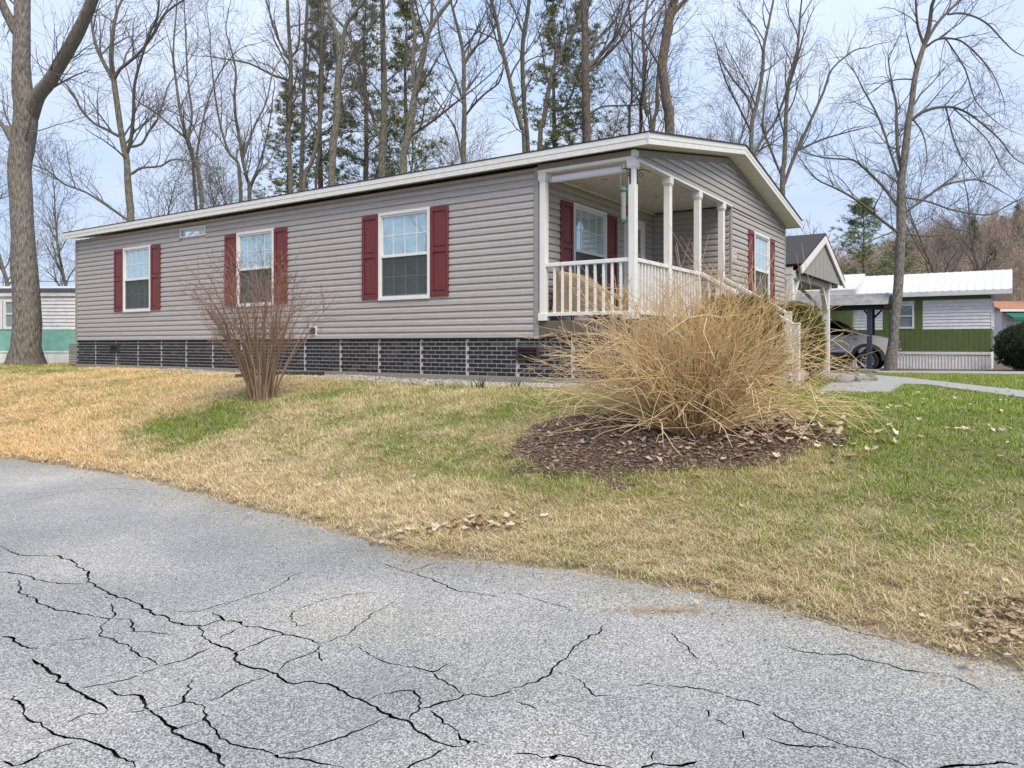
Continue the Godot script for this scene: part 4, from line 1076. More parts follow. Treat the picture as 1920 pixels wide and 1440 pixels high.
func ground() -> void:
	var xs := axis_steps(-420, -17, 12, 420, 0.22)
	var zs := axis_steps(-520, -25, -2.5, 160, 0.22)
	var b := MB.new()
	var nx := xs.size()
	for j in zs.size():
		for i in nx:
			var x := xs[i]
			var z := zs[j]
			var d := off_road(x, z)
			var y := ground_y(x, z, d)
			b.v.append(Vector3(x, y, z))
			var g := greenness(x, z, d) if absf(x) < 40 and z > -60 else 0.45
			var col := Color(0.47, 0.355, 0.20).lerp(Color(0.15, 0.15, 0.055), g * 0.8)
			var sand := (1.0 - smoothstep(0.0, 0.45, d + 0.3 * nz.get_noise_2d(x * 120, z * 120)))
			col = col.lerp(Color(0.33, 0.275, 0.205), sand * 0.9)
			var dirt := smoothstep(-22.5, -24.0, z + 1.2 * nz.get_noise_2d(x * 14, z * 14)) * smoothstep(7, 10, x) * (1.0 - smoothstep(34, 40, x))
			col = col.lerp(Color(0.20, 0.145, 0.10), dirt)
			b.c.append(col)
			b.n.append(Vector3.UP)
	for j in zs.size():
		for i in nx:
			var i0 := maxi(i - 1, 0)
			var i1 := mini(i + 1, nx - 1)
			var j0 := maxi(j - 1, 0)
			var j1 := mini(j + 1, zs.size() - 1)
			var dx := (b.v[j * nx + i1].y - b.v[j * nx + i0].y) / (xs[i1] - xs[i0])
			var dz := (b.v[j1 * nx + i].y - b.v[j0 * nx + i].y) / (zs[j1] - zs[j0])
			b.n[j * nx + i] = Vector3(-dx, 1, -dz).normalized()
			if i < nx - 1 and j < zs.size() - 1:
				var a := j * nx + i
				b.ix.append(a); b.ix.append(a + 1); b.ix.append(a + nx)
				b.ix.append(a + 1); b.ix.append(a + nx + 1); b.ix.append(a + nx)
	var o := part(self, "ground", b.mesh(), M.soil)
	tag(o, "lawn and earth rising from the road to the houses", "ground", "", "structure")

func road() -> void:
	# slabs between the cracks: points on both lips of every crack, joined by a Delaunay mesh; what spans a crack is left open over the dark bed
	var pts := PackedVector2Array()
	var kind := PackedByteArray()   # 1: middle of a crack
	var near := {}
	for c in CRACKS:
		var w: float = c[0] * (0.5 if c[0] > 0.0105 else 0.9)
		var line := PackedVector2Array()
		for k in range(1, c.size(), 2):
			line.append(Vector2(c[k], c[k + 1]))
		var len := 0.0
		for k in line.size() - 1:
			len += line[k].distance_to(line[k + 1])
		var n := maxi(4, int(len / 0.024))
		var seg := 0
		var done := 0.0
		for k in n + 1:
			var s := len * k / n
			while seg < line.size() - 2 and s > done + line[seg].distance_to(line[seg + 1]):
				done += line[seg].distance_to(line[seg + 1])
				seg += 1
			var ab := line[seg + 1] - line[seg]
			var p := line[seg] + ab * clampf((s - done) / maxf(ab.length(), 0.001), 0, 1)
			var t := ab.normalized()
			var q := Vector2(-t.y, t.x)
			p += q * (0.022 * nz.get_noise_2d(p.x * 900, p.y * 900) + 0.03 * nz.get_noise_2d(p.x * 300, p.y * 300) + rng.randf_range(-0.0045, 0.0045))
			var u := float(k) / n
			var hw := w * (0.8 + 0.7 * maxf(-0.45, nz.get_noise_2d(p.x * 500 + 77, p.y * 500))) * minf(1.0, 0.35 + minf(u, 1.0 - u) * 7.0)
			hw = maxf(hw, 0.002)
			for e in ([-1.0, 0.0, 1.0] if k > 0 and k < n else [0.3]):
				pts.append(p + q * e * hw + Vector2(rng.randf_range(-0.0004, 0.0004), rng.randf_range(-0.0004, 0.0004)))
				kind.append(1 if e == 0.0 else 2)
			for dx in [-1, 0, 1]:
				for dy in [-1, 0, 1]:
					near[Vector2i(floori(p.x / 0.03) + dx, floori(p.y / 0.03) + dy)] = true
	var spots := []
	var z := -12.0
	while z < 1.2:
		var x := -14.0
		while x < 6.0:
			spots.append(Vector2(x, z))
			x += 0.17 if z > -7.5 else 0.25
		z += 0.17 if z > -7.5 else 0.25
	for k in 40:
		for j in 9:
			spots.append(Vector2(-62 + k * 2.2, -42 + (k * 0.5) + j * 3.0))
	for k in 16:
		for j in 10:
			spots.append(Vector2(-14 + k * 2.4, 1.5 + j * 4.0))
	for s in spots:
		var p: Vector2 = s + Vector2(rng.randf_range(-0.05, 0.05), rng.randf_range(-0.05, 0.05))
		if near.has(Vector2i(floori(p.x / 0.03), floori(p.y / 0.03))):
			continue
		var d := off_road(p.x, p.y)
		if d > 0.5 or d < -9.0:
			continue
		pts.append(p)
		kind.append(0)
	var t := Geometry2D.triangulate_delaunay(pts)
	var b := MB.new()
	for p in pts:
		var d := off_road(p.x, p.y)
		b.v.append(Vector3(p.x, 0.012 * nz.get_noise_2d(p.x * 30, p.y * 30) - 0.05 * maxf(0.0, d) - 0.01, p.y))
		b.n.append(Vector3.UP)
		# pale dust and sand washed over the margin, in ragged patches
		var sand := clampf(1.15 * (1.0 - smoothstep(-1.1, 0.1, -absf(d) + 0.55 * nz.get_noise_2d(p.x * 70, p.y * 70))) , 0, 1)
		sand = clampf(smoothstep(-0.75, 0.0, d + 0.5 * nz.get_noise_2d(p.x * 80, p.y * 80)), 0, 1) * 0.75
		var blot := smoothstep(0.22, 0.5, nz.get_noise_2d(p.x * 45 + 500, p.y * 45 - 200)) * 0.35
		b.c.append(Color(1, 1, 1).lerp(Color(1.30, 1.13, 0.88), maxf(sand, blot)))
	for k in range(0, t.size(), 3):
		var i := [t[k], t[k + 1], t[k + 2]]
		if kind[i[0]] and kind[i[1]] and kind[i[2]] and (kind[i[0]] == 1 or kind[i[1]] == 1 or kind[i[2]] == 1) and pts[i[0]].distance_to(pts[i[1]]) < 0.09 and pts[i[2]].distance_to(pts[i[1]]) < 0.09:
			continue
		var m: Vector2 = (pts[i[0]] + pts[i[1]] + pts[i[2]]) / 3.0
		var long: float = maxf(pts[i[0]].distance_to(pts[i[1]]), pts[i[1]].distance_to(pts[i[2]]))
		if long > 0.3 and (off_road(m.x, m.y) > 0.45 or off_road(m.x, m.y) < -9.0):
			continue
		if (pts[i[1]] - pts[i[0]]).cross(pts[i[2]] - pts[i[0]]) < 0:
			i.reverse()
		b.ix.append(i[0]); b.ix.append(i[1]); b.ix.append(i[2])
	var o := part(self, "road", b.mesh(), M.asphalt)
	tag(o, "worn pale grey asphalt road with open branching cracks", "road", "", "structure")
	var bed := MB.new()
	bed.quad(Vector3(-16, -0.05, 2.5), Vector3(7, -0.05, 2.5), Vector3(7, -0.05, -13), Vector3(-16, -0.05, -13))
	part(o, "road_bed", bed.mesh(), M.road_bed)

func sheet(called: String, poly: PackedVector2Array, y: float, thick: float, m: Material, label: String, category: String) -> MeshInstance3D:
	var b := MB.new()
	var flip := PackedVector2Array()
	for p in poly:
		flip.append(Vector2(p.x, -p.y))
	b.prism(flip, -thick, 0.0)
	var o := part(self, called, b.mesh(), m, Vector3(0, y, 0), Vector3(-PI / 2, 0, 0))
	tag(o, label, category, "", "structure")
	return o

func blade(b: MB, at: Vector3, yaw: float, lean: float, len: float, w: float, bend: float) -> void:
	var side := Vector3(cos(yaw), 0, sin(yaw)) * w / 2
	var out := Vector3(-sin(yaw), 0, cos(yaw))
	var p := at
	var a := lean
	var q := []
	for k in 3:
		q.append(p)
		p += (Vector3.UP * cos(a) + out * sin(a)) * len / 2
		a += bend
	if side.cross(q[1] - q[0]).y < 0:
		side = -side
	b.quad(q[0] - side, q[0] + side, q[1] + side * 0.8, q[1] - side * 0.8)
	b.tri(q[1] - side * 0.8, q[1] + side * 0.8, q[2])
	var n := b.n.size()
	for k in range(n - 7, n):
		b.n[k] = (b.n[k] + Vector3.UP * 0.6).normalized()

func tuft(r: RandomNumberGenerator, count: int, l0: float, l1: float, lean0: float, lean1: float, w: float, spread: float) -> ArrayMesh:
	var b := MB.new()
	for k in count:
		var a := r.randf() * TAU
		var f := r.randf_range(0.75, 1.3)
		b.col = Color(f, f * r.randf_range(0.94, 1.04), f * r.randf_range(0.8, 1.1))
		blade(b, Vector3(r.randf_range(-spread, spread), -0.004, r.randf_range(-spread, spread)), a, r.randf_range(lean0, lean1), r.randf_range(l0, l1), w * r.randf_range(0.7, 1.2), r.randf_range(-0.5, 0.8))
	return b.mesh()

func lawn() -> void:
	var r := RandomNumberGenerator.new()
	r.seed = 77
	var kinds := [tuft(r, 26, 0.05, 0.13, 0.9, 1.55, 0.0034, 0.06), tuft(r, 26, 0.035, 0.10, 0.7, 1.5, 0.0032, 0.06), tuft(r, 22, 0.02, 0.055, 0.2, 1.0, 0.0036, 0.05), tuft(r, 22, 0.03, 0.075, 0.4, 1.3, 0.0034, 0.055)]
	var xf := [[], [], [], []]
	var cols := [PackedColorArray(), PackedColorArray(), PackedColorArray(), PackedColorArray()]
	for tz in range(-27, -2):
		for tx in range(-19, 15):
			var cx := tx + 0.5
			var cz := tz + 0.5
			if absf(cx) > 0.80 * -cz + 2.0:
				continue
			var dist := maxf(3.5, Vector2(cx, cz).length())
			var n := int(clampf(4600.0 / dist, 110, 1000))
			for k in n:
				var x := tx + r.randf()
				var z := tz + r.randf()
				var d := off_road(x, z)
				if d < 0.02 + 0.10 * nz.get_noise_2d(x * 150, z * 150) or d > 19.0:
					continue
				var h := house_local(x, z)
				if h.x > -0.44 - 0.22 * smoothstep(-8.0, -4.0, h.y) + 0.12 * nz.get_noise_2d(x * 80, z * 80) and h.x < 8.6 and h.y < 0.25 and h.y > -16.3:
					continue
				if in_mulch(x, z) > 0.03 + 0.16 * r.randf() * r.randf() or Geometry2D.is_point_in_polygon(Vector2(x, z), walk):
					continue
				if z < -22.5 and x > 8.0:
					continue
				if d < 0.25 and r.randf() > 0.25 + d * 3.0:
					continue
				var g := greenness(x, z, d)
				var green := r.randf() < g
				var kind := (2 + r.randi() % 2) if green else (r.randi() % 2)
				var s := r.randf_range(0.7, 1.25) * (1.0 if dist < 10 else 1.25)
				var long := 1.0 + 0.35 * nz.get_noise_2d(x * 30 + 900, z * 30)
				var basis := Basis(Vector3.UP, r.randf() * TAU).scaled(Vector3(s, s * long, s))
				xf[kind].append(Transform3D(basis, Vector3(x, ground_y(x, z, d) - 0.004, z)))
				var t := r.randf()
				var c: Color
				if green:
					c = Color(0.145, 0.24, 0.022).lerp(Color(0.38, 0.44, 0.095), t * (1.15 - 0.5 * g))
				else:
					c = Color(0.55, 0.44, 0.25).lerp(Color(0.88, 0.735, 0.48), t)
					c = c.lerp(Color(0.95, 0.68, 0.36), 0.65 * smoothstep(-3.5, -7.5, x) + 0.25 * (1.0 - smoothstep(0.2, 0.9, d)) * (1.0 - smoothstep(-4.0, 0.5, x)))
					c = c.lerp(Color(0.50, 0.45, 0.21), g * 0.6 + 0.22 * smoothstep(-1.0, 1.5, x))
				cols[kind].append(c)
	for k in 4:
		var o := scatter("grass", kinds[k], M.grass, xf[k], cols[k])
		tag(o, ["matted long straw-coloured dead grass on the lawn", "short tangled straw-coloured dead grass on the lawn", "short upright green grass on the lawn", "loose green grass among the straw on the lawn"][k], "grass", "", "stuff")

func leaf_mesh(r: RandomNumberGenerator) -> ArrayMesh:
	var b := MB.new()
	var rim := []
	var n := 9
	var curl := r.randf_range(0.15, 0.5)
	for k in n:
		var a := TAU * k / n
		var rad := 0.5 * (1.0 if k % 2 == 0 else 0.62) * r.randf_range(0.8, 1.1)
		var p := Vector3(cos(a) * rad * 1.2, 0, sin(a) * rad * 0.75)
		p.y = curl * p.z * p.z * 2.0 + 0.15 * absf(p.x) * r.randf() + 0.02
		rim.append(p)
	for k in n:
		b.tri(Vector3(0, 0.01, 0), rim[(k + 1) % n], rim[k])
	return b.mesh()

func litter() -> void:
	var r := RandomNumberGenerator.new()
	r.seed = 5
	var xf := []
	var cols := PackedColorArray()
	var spots := []
	for k in 240:
		spots.append([1.8 + r.randfn(0, 1.0), -7.4 + r.randfn(0, 0.55), 0.045, 0.085])
	for k in 330:   # right half of the bed holds most leaves
		spots.append([2.45 + r.randfn(0, 0.45), -7.5 + r.randfn(0, 0.35), 0.05, 0.105])
	for k in 170:
		spots.append([2.62 + r.randfn(0, 0.17), -3.92 + r.randfn(0, 0.15), 0.03, 0.07])
	for k in 70:
		spots.append([-0.5 + r.randfn(0, 0.33), -5.97 + r.randfn(0, 0.07), 0.05, 0.10])
	for k in 150:
		spots.append([r.randf_range(-3.0, 5.5), r.randf_range(-9.5, -3.8), 0.03, 0.07])
	for k in 220:
		spots.append([r.randf_range(3.0, 8.0), r.randf_range(-13.0, -6.0), 0.04, 0.08])
	for s in spots:
		var d := off_road(s[0], s[1])
		if d < -0.25:
			continue
		var y := maxf(ground_y(s[0], s[1], d), -0.005 if d < 0.1 else -1.0) + (0.03 if in_mulch(s[0], s[1]) < 0 else 0.06)
		var z := r.randf_range(s[2], s[3])
		xf.append(Transform3D(Basis.from_euler(Vector3(r.randfn(0, 0.35), r.randf() * TAU, r.randfn(0, 0.35))).scaled(Vector3(z, z, z)), Vector3(s[0], y, s[1])))
		cols.append(Color(0.24, 0.155, 0.095).lerp(Color(0.62, 0.50, 0.38), r.randf()))
	tag(scatter("fallen_leaves", leaf_mesh(r), M.litter, xf, cols), "dry curled brown leaves scattered over lawn and mulch", "leaves", "", "stuff")
	# mulch bed under the big shrub
	var b := MB.new()
	var n := 60
	var g := []
	for j in n + 1:
		var row := []
		for i in n + 1:
			var x := 1.62 - 1.9 + 3.8 * i / n
			var z := -7.55 - 1.3 + 2.6 * j / n
			var m := in_mulch(x, z)
			row.append([Vector3(x, ground_y(x, z) + 0.015 + clampf(m, -0.4, 0.3) * 0.10 + 0.012 * nz.get_noise_2d(x * 400, z * 400), z), m])
		g.append(row)
	for j in n:
		for i in n:
			if g[j][i][1] > -0.06 or g[j + 1][i + 1][1] > -0.06:
				b.quad(g[j][i][0], g[j + 1][i][0], g[j + 1][i + 1][0], g[j][i + 1][0])
	b.c.fill(Color(0.14, 0.092, 0.066))
	var bed := part(self, "mulch_bed", smooth(b), M.soil)
	tag(bed, "dark brown mulch bed round the big tan shrub", "mulch", "", "stuff")
	var chip := MB.new()
	chip.box(Vector3.ZERO, Vector3(1, 0.22, 0.34), 0.0, Basis(Vector3(0.1, 1, 0.2).normalized(), 0.4))
	var cx := []
	var cc := PackedColorArray()
	while cx.size() < 9000:
		var x := 1.62 + r.randf_range(-1.9, 1.9)
		var z := -7.55 + r.randf_range(-1.3, 1.3)
		var m := in_mulch(x, z)
		if m < -0.22 * r.randf() * r.randf():
			continue
		var s := r.randf_range(0.012, 0.05)
		cx.append(Transform3D(Basis.from_euler(Vector3(r.randfn(0, 0.3), r.randf() * TAU, r.randfn(0, 0.3))).scaled(Vector3(s, s * 0.8, s)), Vector3(x, ground_y(x, z) + 0.022 + clampf(m, -0.4, 0.3) * 0.10, z)))
		cc.append(Color(0.085, 0.054, 0.038).lerp(Color(0.38, 0.27, 0.20), pow(r.randf(), 1.8)))
	tag(scatter("mulch_chips", chip.mesh(), M.litter, cx, cc), "loose bark chips covering the mulch bed", "mulch", "", "stuff")
	# gravel along the long wall
	var peb := MB.new()
	peb.lathe(Vector3.ZERO, [[0.0, -0.3], [0.4, -0.2], [0.5, 0.02], [0.35, 0.24], [0.0, 0.3]], 6)
	var px := []
	var pc := PackedColorArray()
	var H := Transform3D(Basis(Vector3.UP, deg_to_rad(55.88)), Vector3(1.76, 0, -10.76))
	for k in 15000:
		var p: Vector3 = H * Vector3(-0.02 - 0.72 * r.randf(), 0, 0.3 - 14.0 * pow(r.randf(), 1.4))
		var s := r.randf_range(0.012, 0.034)
		px.append(Transform3D(Basis.from_euler(Vector3(r.randf() * 6, r.randf() * 6, 0)).scaled(Vector3(s, s, s * 1.3)), Vector3(p.x, ground_y(p.x, p.z) + r.randf_range(0.0, 0.012), p.z)))
		var t := r.randf()
		pc.append(Color(0.22, 0.205, 0.19).lerp(Color(0.62, 0.60, 0.57), t * t))
	tag(scatter("gravel", peb.mesh(), M.litter, px, pc), "pale gravel strip along the base of the house", "gravel", "", "stuff")
	# grit and bits of bark strewn on the road margin
	var gx := []
	var gc := PackedColorArray()
	for k in 900:
		var e := r.randi_range(4, edge.size() - 8)
		var p := edge[e].lerp(edge[e + 1], r.randf()) + Vector2(r.randfn(0, 0.35), absf(r.randfn(0, 0.35)))
		if k < 160:
			p = Vector2(r.randf_range(-5, 3), r.randf_range(-8, -2.6))
		var d := off_road(p.x, p.y)
		if d > 0.15 or d < -3.5:
			continue
		var s := r.randf_range(0.004, 0.012)
		gx.append(Transform3D(Basis.from_euler(Vector3(r.randf() * 6, r.randf() * 6, 0)).scaled(Vector3(s, s * 0.7, s * 1.4)), Vector3(p.x, s * 0.2 - 0.004, p.y)))
		gc.append(Color(0.06, 0.05, 0.04) if r.randf() < 0.5 else Color(0.34, 0.27, 0.18))
	tag(scatter("road_grit", peb.mesh(), M.litter, gx, gc), "grit and crumbs strewn along the road margin", "grit", "", "stuff")
	# pine needles and straw drifted on to the road
	var st := MB.new()
	blade(st, Vector3.ZERO, 0.0, 1.45, 1.0, 0.03, 0.1)
	var sx := []
	var scol := PackedColorArray()
	for k in 4200:
		var e := r.randi_range(5, edge.size() - 8)
		var p := edge[e].lerp(edge[e + 1], r.randf()) + Vector2(r.randfn(0, 0.14), r.randfn(0, 0.14) + 0.03)
		if k < 420:
			p = Vector2(0.9 + r.randfn(0, 0.16), -4.46 + r.randfn(0, 0.035))
		var d := off_road(p.x, p.y)
		if d > 0.3 or d < -1.0:
			continue
		var s := r.randf_range(0.03, 0.09)
		sx.append(Transform3D(Basis.from_euler(Vector3(0, r.randf() * TAU, 0)).scaled(Vector3(s, s * 0.3, s)), Vector3(p.x, maxf(0.0, ground_y(p.x, p.y, d)) + r.randf_range(0.002, 0.012), p.y)))
		scol.append(Color(0.33, 0.19, 0.09).lerp(Color(0.52, 0.38, 0.20), r.randf()))
	tag(scatter("dead_straw", st.mesh(), M.grass, sx, scol), "dead straw and needles drifted over the road edge", "straw", "", "stuff")

func rock(r: RandomNumberGenerator, s: Vector3) -> ArrayMesh:
	var b := MB.new()
	var n := 9
	var m := 12
	var f := FastNoiseLite.new()
	f.seed = r.randi()
	f.frequency = 0.9
	var pt := func(i: int, j: int) -> Vector3:
		var th := PI * i / n
		var ph := TAU * (j % m) / m
		var d := Vector3(sin(th) * cos(ph), cos(th), sin(th) * sin(ph))
		return d * s * (1.0 + 0.35 * f.get_noise_3dv(d * 1.7)) * 0.5
	for i in n:
		for j in m:
			b.quad(pt.call(i, j), pt.call(i, j + 1), pt.call(i + 1, j + 1), pt.call(i + 1, j))
	var g := r.randf_range(0.2, 0.34)
	b.c.fill(Color(g, g * 0.94, g * 0.86))
	return b.mesh()

func hard_landscape() -> void:
	sheet("walkway", walk, 0.90, 0.08, M.concrete, "pale concrete walk from the porch steps", "walkway")
	var dr := PackedVector2Array([Vector2(10.5, -21.0), Vector2(13.0, -20.2), Vector2(24, -17.2), Vector2(24, -18.6), Vector2(14, -22.3), Vector2(11, -22.6)])
	sheet("driveway", dr, 0.80, 0.10, M.concrete, "pale driveway strip in front of the green trailer", "driveway")
	var r := RandomNumberGenerator.new()
	r.seed = 9
	var k := 0
	for p in [[6.15, -13.75, 0.34], [6.42, -14.25, 0.40], [6.62, -14.0, 0.30], [6.75, -14.75, 0.42], [6.95, -14.4, 0.34], [6.3, -14.85, 0.3]]:
		var o := part(self, "edging_stone", rock(r, Vector3(p[2], p[2] * 0.6, p[2] * 0.8)), M.stone, on(p[0], p[1], 0.05))
		tag(o, ["small grey edging stone nearest the porch steps, beside the walk", "broad edging stone second from the porch steps", "small edging stone closest to the concrete walk's near corner", "largest edging stone in the row beside the walk", "edging stone at the far right end of the row beside the walk", "low edging stone set back behind the others beside the walk"][k], "stone", "edging stones beside the walk")
		k += 1

# ---------------------------------------------------------------- vegetation
func grow(bs: Array, r: RandomNumberGenerator, p0: Vector3, dir0: Vector3, len: float, r0: float, level: int, most: int, P: Dictionary) -> void:
	var n: int = [7, 6, 5, 3, 2][mini(level, 4)]
	var pts := PackedVector3Array([p0])
	var rad := PackedFloat32Array([r0])
	var d := dir0
	var wig: float = P.wig * (0.7 + 0.25 * level)
	for k in n:
		d = (d + Vector3(r.randfn(0, wig), r.randfn(0, wig) + P.rise * (1.0 if level < 3 else 0.5), r.randfn(0, wig))).normalized()
		pts.append(pts[k] + d * len / n)
		rad.append(maxf(P.min, r0 * (1.0 - 0.72 * (k + 1.0) / n)))
	bs[0 if level < 1 else 1 if level < 2 else 2].tube(pts, rad, 8 if level == 0 else 6 if level == 1 else 4 if level == 2 else 3)
	if level < most:
		sprout(bs, r, pts, rad, len, level, most, P)

func sprout(bs: Array, r: RandomNumberGenerator, pts: PackedVector3Array, rad: PackedFloat32Array, len: float, level: int, most: int, P: Dictionary, from := 0.22) -> void:
	var n := pts.size() - 1
	var count: int = maxi(2, int(round(P.count[mini(level, 4)] * clampf(len / P.unit[mini(level, 4)], 0.35, 2.2))))
	for c in count:
		var t := lerpf(from, 1.0, (c + r.randf()) / count)
		var k := mini(int(t * n), n - 1)
		var f := t * n - k
		var p := pts[k].lerp(pts[k + 1], f)
		var axis := (pts[k + 1] - pts[k]).normalized()
		var rr := lerpf(rad[k], rad[k + 1], f)
		var side := axis.cross(Vector3(r.randf_range(-1, 1), r.randf_range(-0.3, 0.3), r.randf_range(-1, 1))).normalized()
		if level < 2 and side.y < -0.2:
			side.y *= -1
		var an := r.randf_range(0.42, 0.95)
		var dir := (axis * cos(an) + side * sin(an)).normalized()
		var l: float = P.unit[mini(level + 1, 4)] * r.randf_range(0.6, 1.25) * (1.12 - 0.5 * t)
		grow(bs, r, p, dir, l, maxf(P.min, minf(rr * r.randf_range(0.45, 0.7), l * 0.018 + P.min)), level + 1, most, P)

const TREE := {"wig": 0.13, "rise": 0.035, "min": 0.0042, "count": [8, 6, 5, 4, 3], "unit": [4.0, 2.8, 1.8, 1.15, 0.7]}

func tree_things(called: String, label: String, at: Vector3, bs: Array, bark: Material, group: String) -> Node3D:
	var o := thing(called, label, "tree", at, 0.0, group)
	part(o, "trunk", bs[0].mesh(), bark)
	if bs[1].v.size(): part(o, "branches", bs[1].mesh(), M.limb_bark)
	if bs[2].v.size(): part(o, "twigs", bs[2].mesh(), M.twig)
	return o

func traced_trees() -> void:
	var r := RandomNumberGenerator.new()
	for k in TREES.size():
		var T: Array = TREES[k]
		r.seed = 400 + k
		var bs := [MB.new(), MB.new(), MB.new()]
		var at := Vector3(T[1], ground_y(T[1], T[2]), T[2])
		var big := k == 0 or k == TREES.size() - 1
		var P := TREE.duplicate()
		if k == TREES.size() - 1:
			P.rise = -0.02
			P.wig = 0.16
		elif k == 0:
			P.count = [3, 6, 6, 5, 3]
		var wood := PackedVector3Array()
		var limbs := []
		for j in T[4].size():
			var a: Array = T[4][j]
			var pts := PackedVector3Array()
			var rad := PackedFloat32Array()
			var len := 0.0
			var lean := 0.0 if j == 0 else r.randf_range(-0.45, 0.45)
			var z0 := 0.0
			if j > 0 and a[1] > 0.3:      # a limb starts inside the wood it grows from
				var best := wood[0]
				for q in wood:
					var nq: float = T[2] / (T[2] + q.z)
					var nb: float = T[2] / (T[2] + best.z)
					if Vector2((q.x + T[1]) * nq - T[1] - a[0], q.y * nq - a[1]).length() < Vector2((best.x + T[1]) * nb - T[1] - a[0], best.y * nb - a[1]).length():
						best = q
				z0 = best.z
				pts.append(best)
				rad.append(a[2])
			for i in range(0, a.size(), 3):
				var p := Vector3(a[i], a[i + 1], z0 + lean * len)
				if i == 0 and pts.size() and pts[0].distance_to(p) < 0.05:
					continue
				if pts.size():
					len += Vector2(a[i] - a[maxi(i - 3, 0)], a[i + 1] - a[maxi(i - 2, 1)]).length()
					p.z = z0 + lean * len
				# a limb that reaches nearer or farther is as much smaller or larger there
				var near: float = (T[2] + p.z) / T[2]
				p.x = (p.x + T[1]) * near - T[1]
				p.y = (p.y + at.y - 1.6) * near + 1.6 - at.y
				pts.append(p)
				rad.append(a[i + 2] * near * (1.0 if big else 0.88))
			# finer steps so that bark can bulge and bend
			var fp := PackedVector3Array()
			var fr := PackedFloat32Array()
			var curve := Curve3D.new()
			for i in pts.size():
				var tan := Vector3.ZERO
				if i > 0 and i < pts.size() - 1:
					tan = (pts[i + 1] - pts[i - 1]) / 6.0
				curve.add_point(pts[i], -tan, tan)
			for i in pts.size() - 1:
				var m := 6 if (big and j == 0) else 3
				for s in m:
					fp.append(curve.sample(i, float(s) / m))
					fr.append(lerpf(rad[i], rad[i + 1], float(s) / m))
			fp.append(pts[-1])
			fr.append(rad[-1])
			wood.append_array(fp)
			var thick: bool = rad[0] > 0.085 or j == 0
			var own: MB = bs[0]
			if j > 0:
				own = MB.new()
				limbs.append([own, thick])
			own.tube(fp, fr, 22 if (big and j == 0) else 12 if thick else 7, true, 0.16 if thick else 0.06, nz)
			if j == 0:
				var trunk_top := 0.0
				for i in fp.size():
					if fp[i].y < 4.5: trunk_top = float(i) / fp.size()
				sprout(bs, r, fp, fr, len * (0.2 if T[4].size() > 3 else 0.26), 0, 4, P, maxf(trunk_top, 0.35))
				# the tree goes on above what was drawn
				if pts[-1].y > 4.0:
					grow(bs, r, fp[-1], (fp[-1] - fp[-3]).normalized(), 4.0, fr[-1], 1, 4, P)
			else:
				sprout(bs, r, fp, fr, len, 1, 4, P, 0.18)
				grow(bs, r, fp[-1], (fp[-1] - fp[-3]).normalized(), 1.6, fr[-1], 2, 4, P)
		var called := "bare_tree"
		var o := tree_things(called, T[0], at, bs, M.bark_grey if T[3] == 1 or k == TREES.size() - 1 else M.bark_red if T[3] == 2 else M.bark_olive, "" if big else "bare trees behind the house")
		for l in limbs:
			part(o, "limb", l[0].mesh(), o.get_child(0).material_override if l[1] else M.limb_bark)

func generic_tree(seed_: int, h: float, r0: float) -> Array:
	var r := RandomNumberGenerator.new()
	r.seed = seed_
	var bs := [MB.new(), MB.new(), MB.new()]
	var P := TREE.duplicate()
	P.min = 0.0055
	P.count = [12, 6, 5, 4, 2]
	var pts := PackedVector3Array()
	var rad := PackedFloat32Array()
	var p := Vector3(0, -0.2, 0)
	var d := Vector3(r.randfn(0, 0.05), 1, r.randfn(0, 0.05)).normalized()
	for k in 15:
		pts.append(p)
		rad.append(r0 * (1.0 - 0.88 * k / 14.0))
		d = (d + Vector3(r.randfn(0, 0.06), 0.05, r.randfn(0, 0.06))).normalized()
		p += d * h / 14.0
	bs[0].tube(pts, rad, 9, false, 0.1, nz)
	sprout(bs, r, pts, rad, h * 0.7, 0, 4, P, 0.25)
	return [bs[0].mesh(), bs[1].mesh(), bs[2].mesh()]

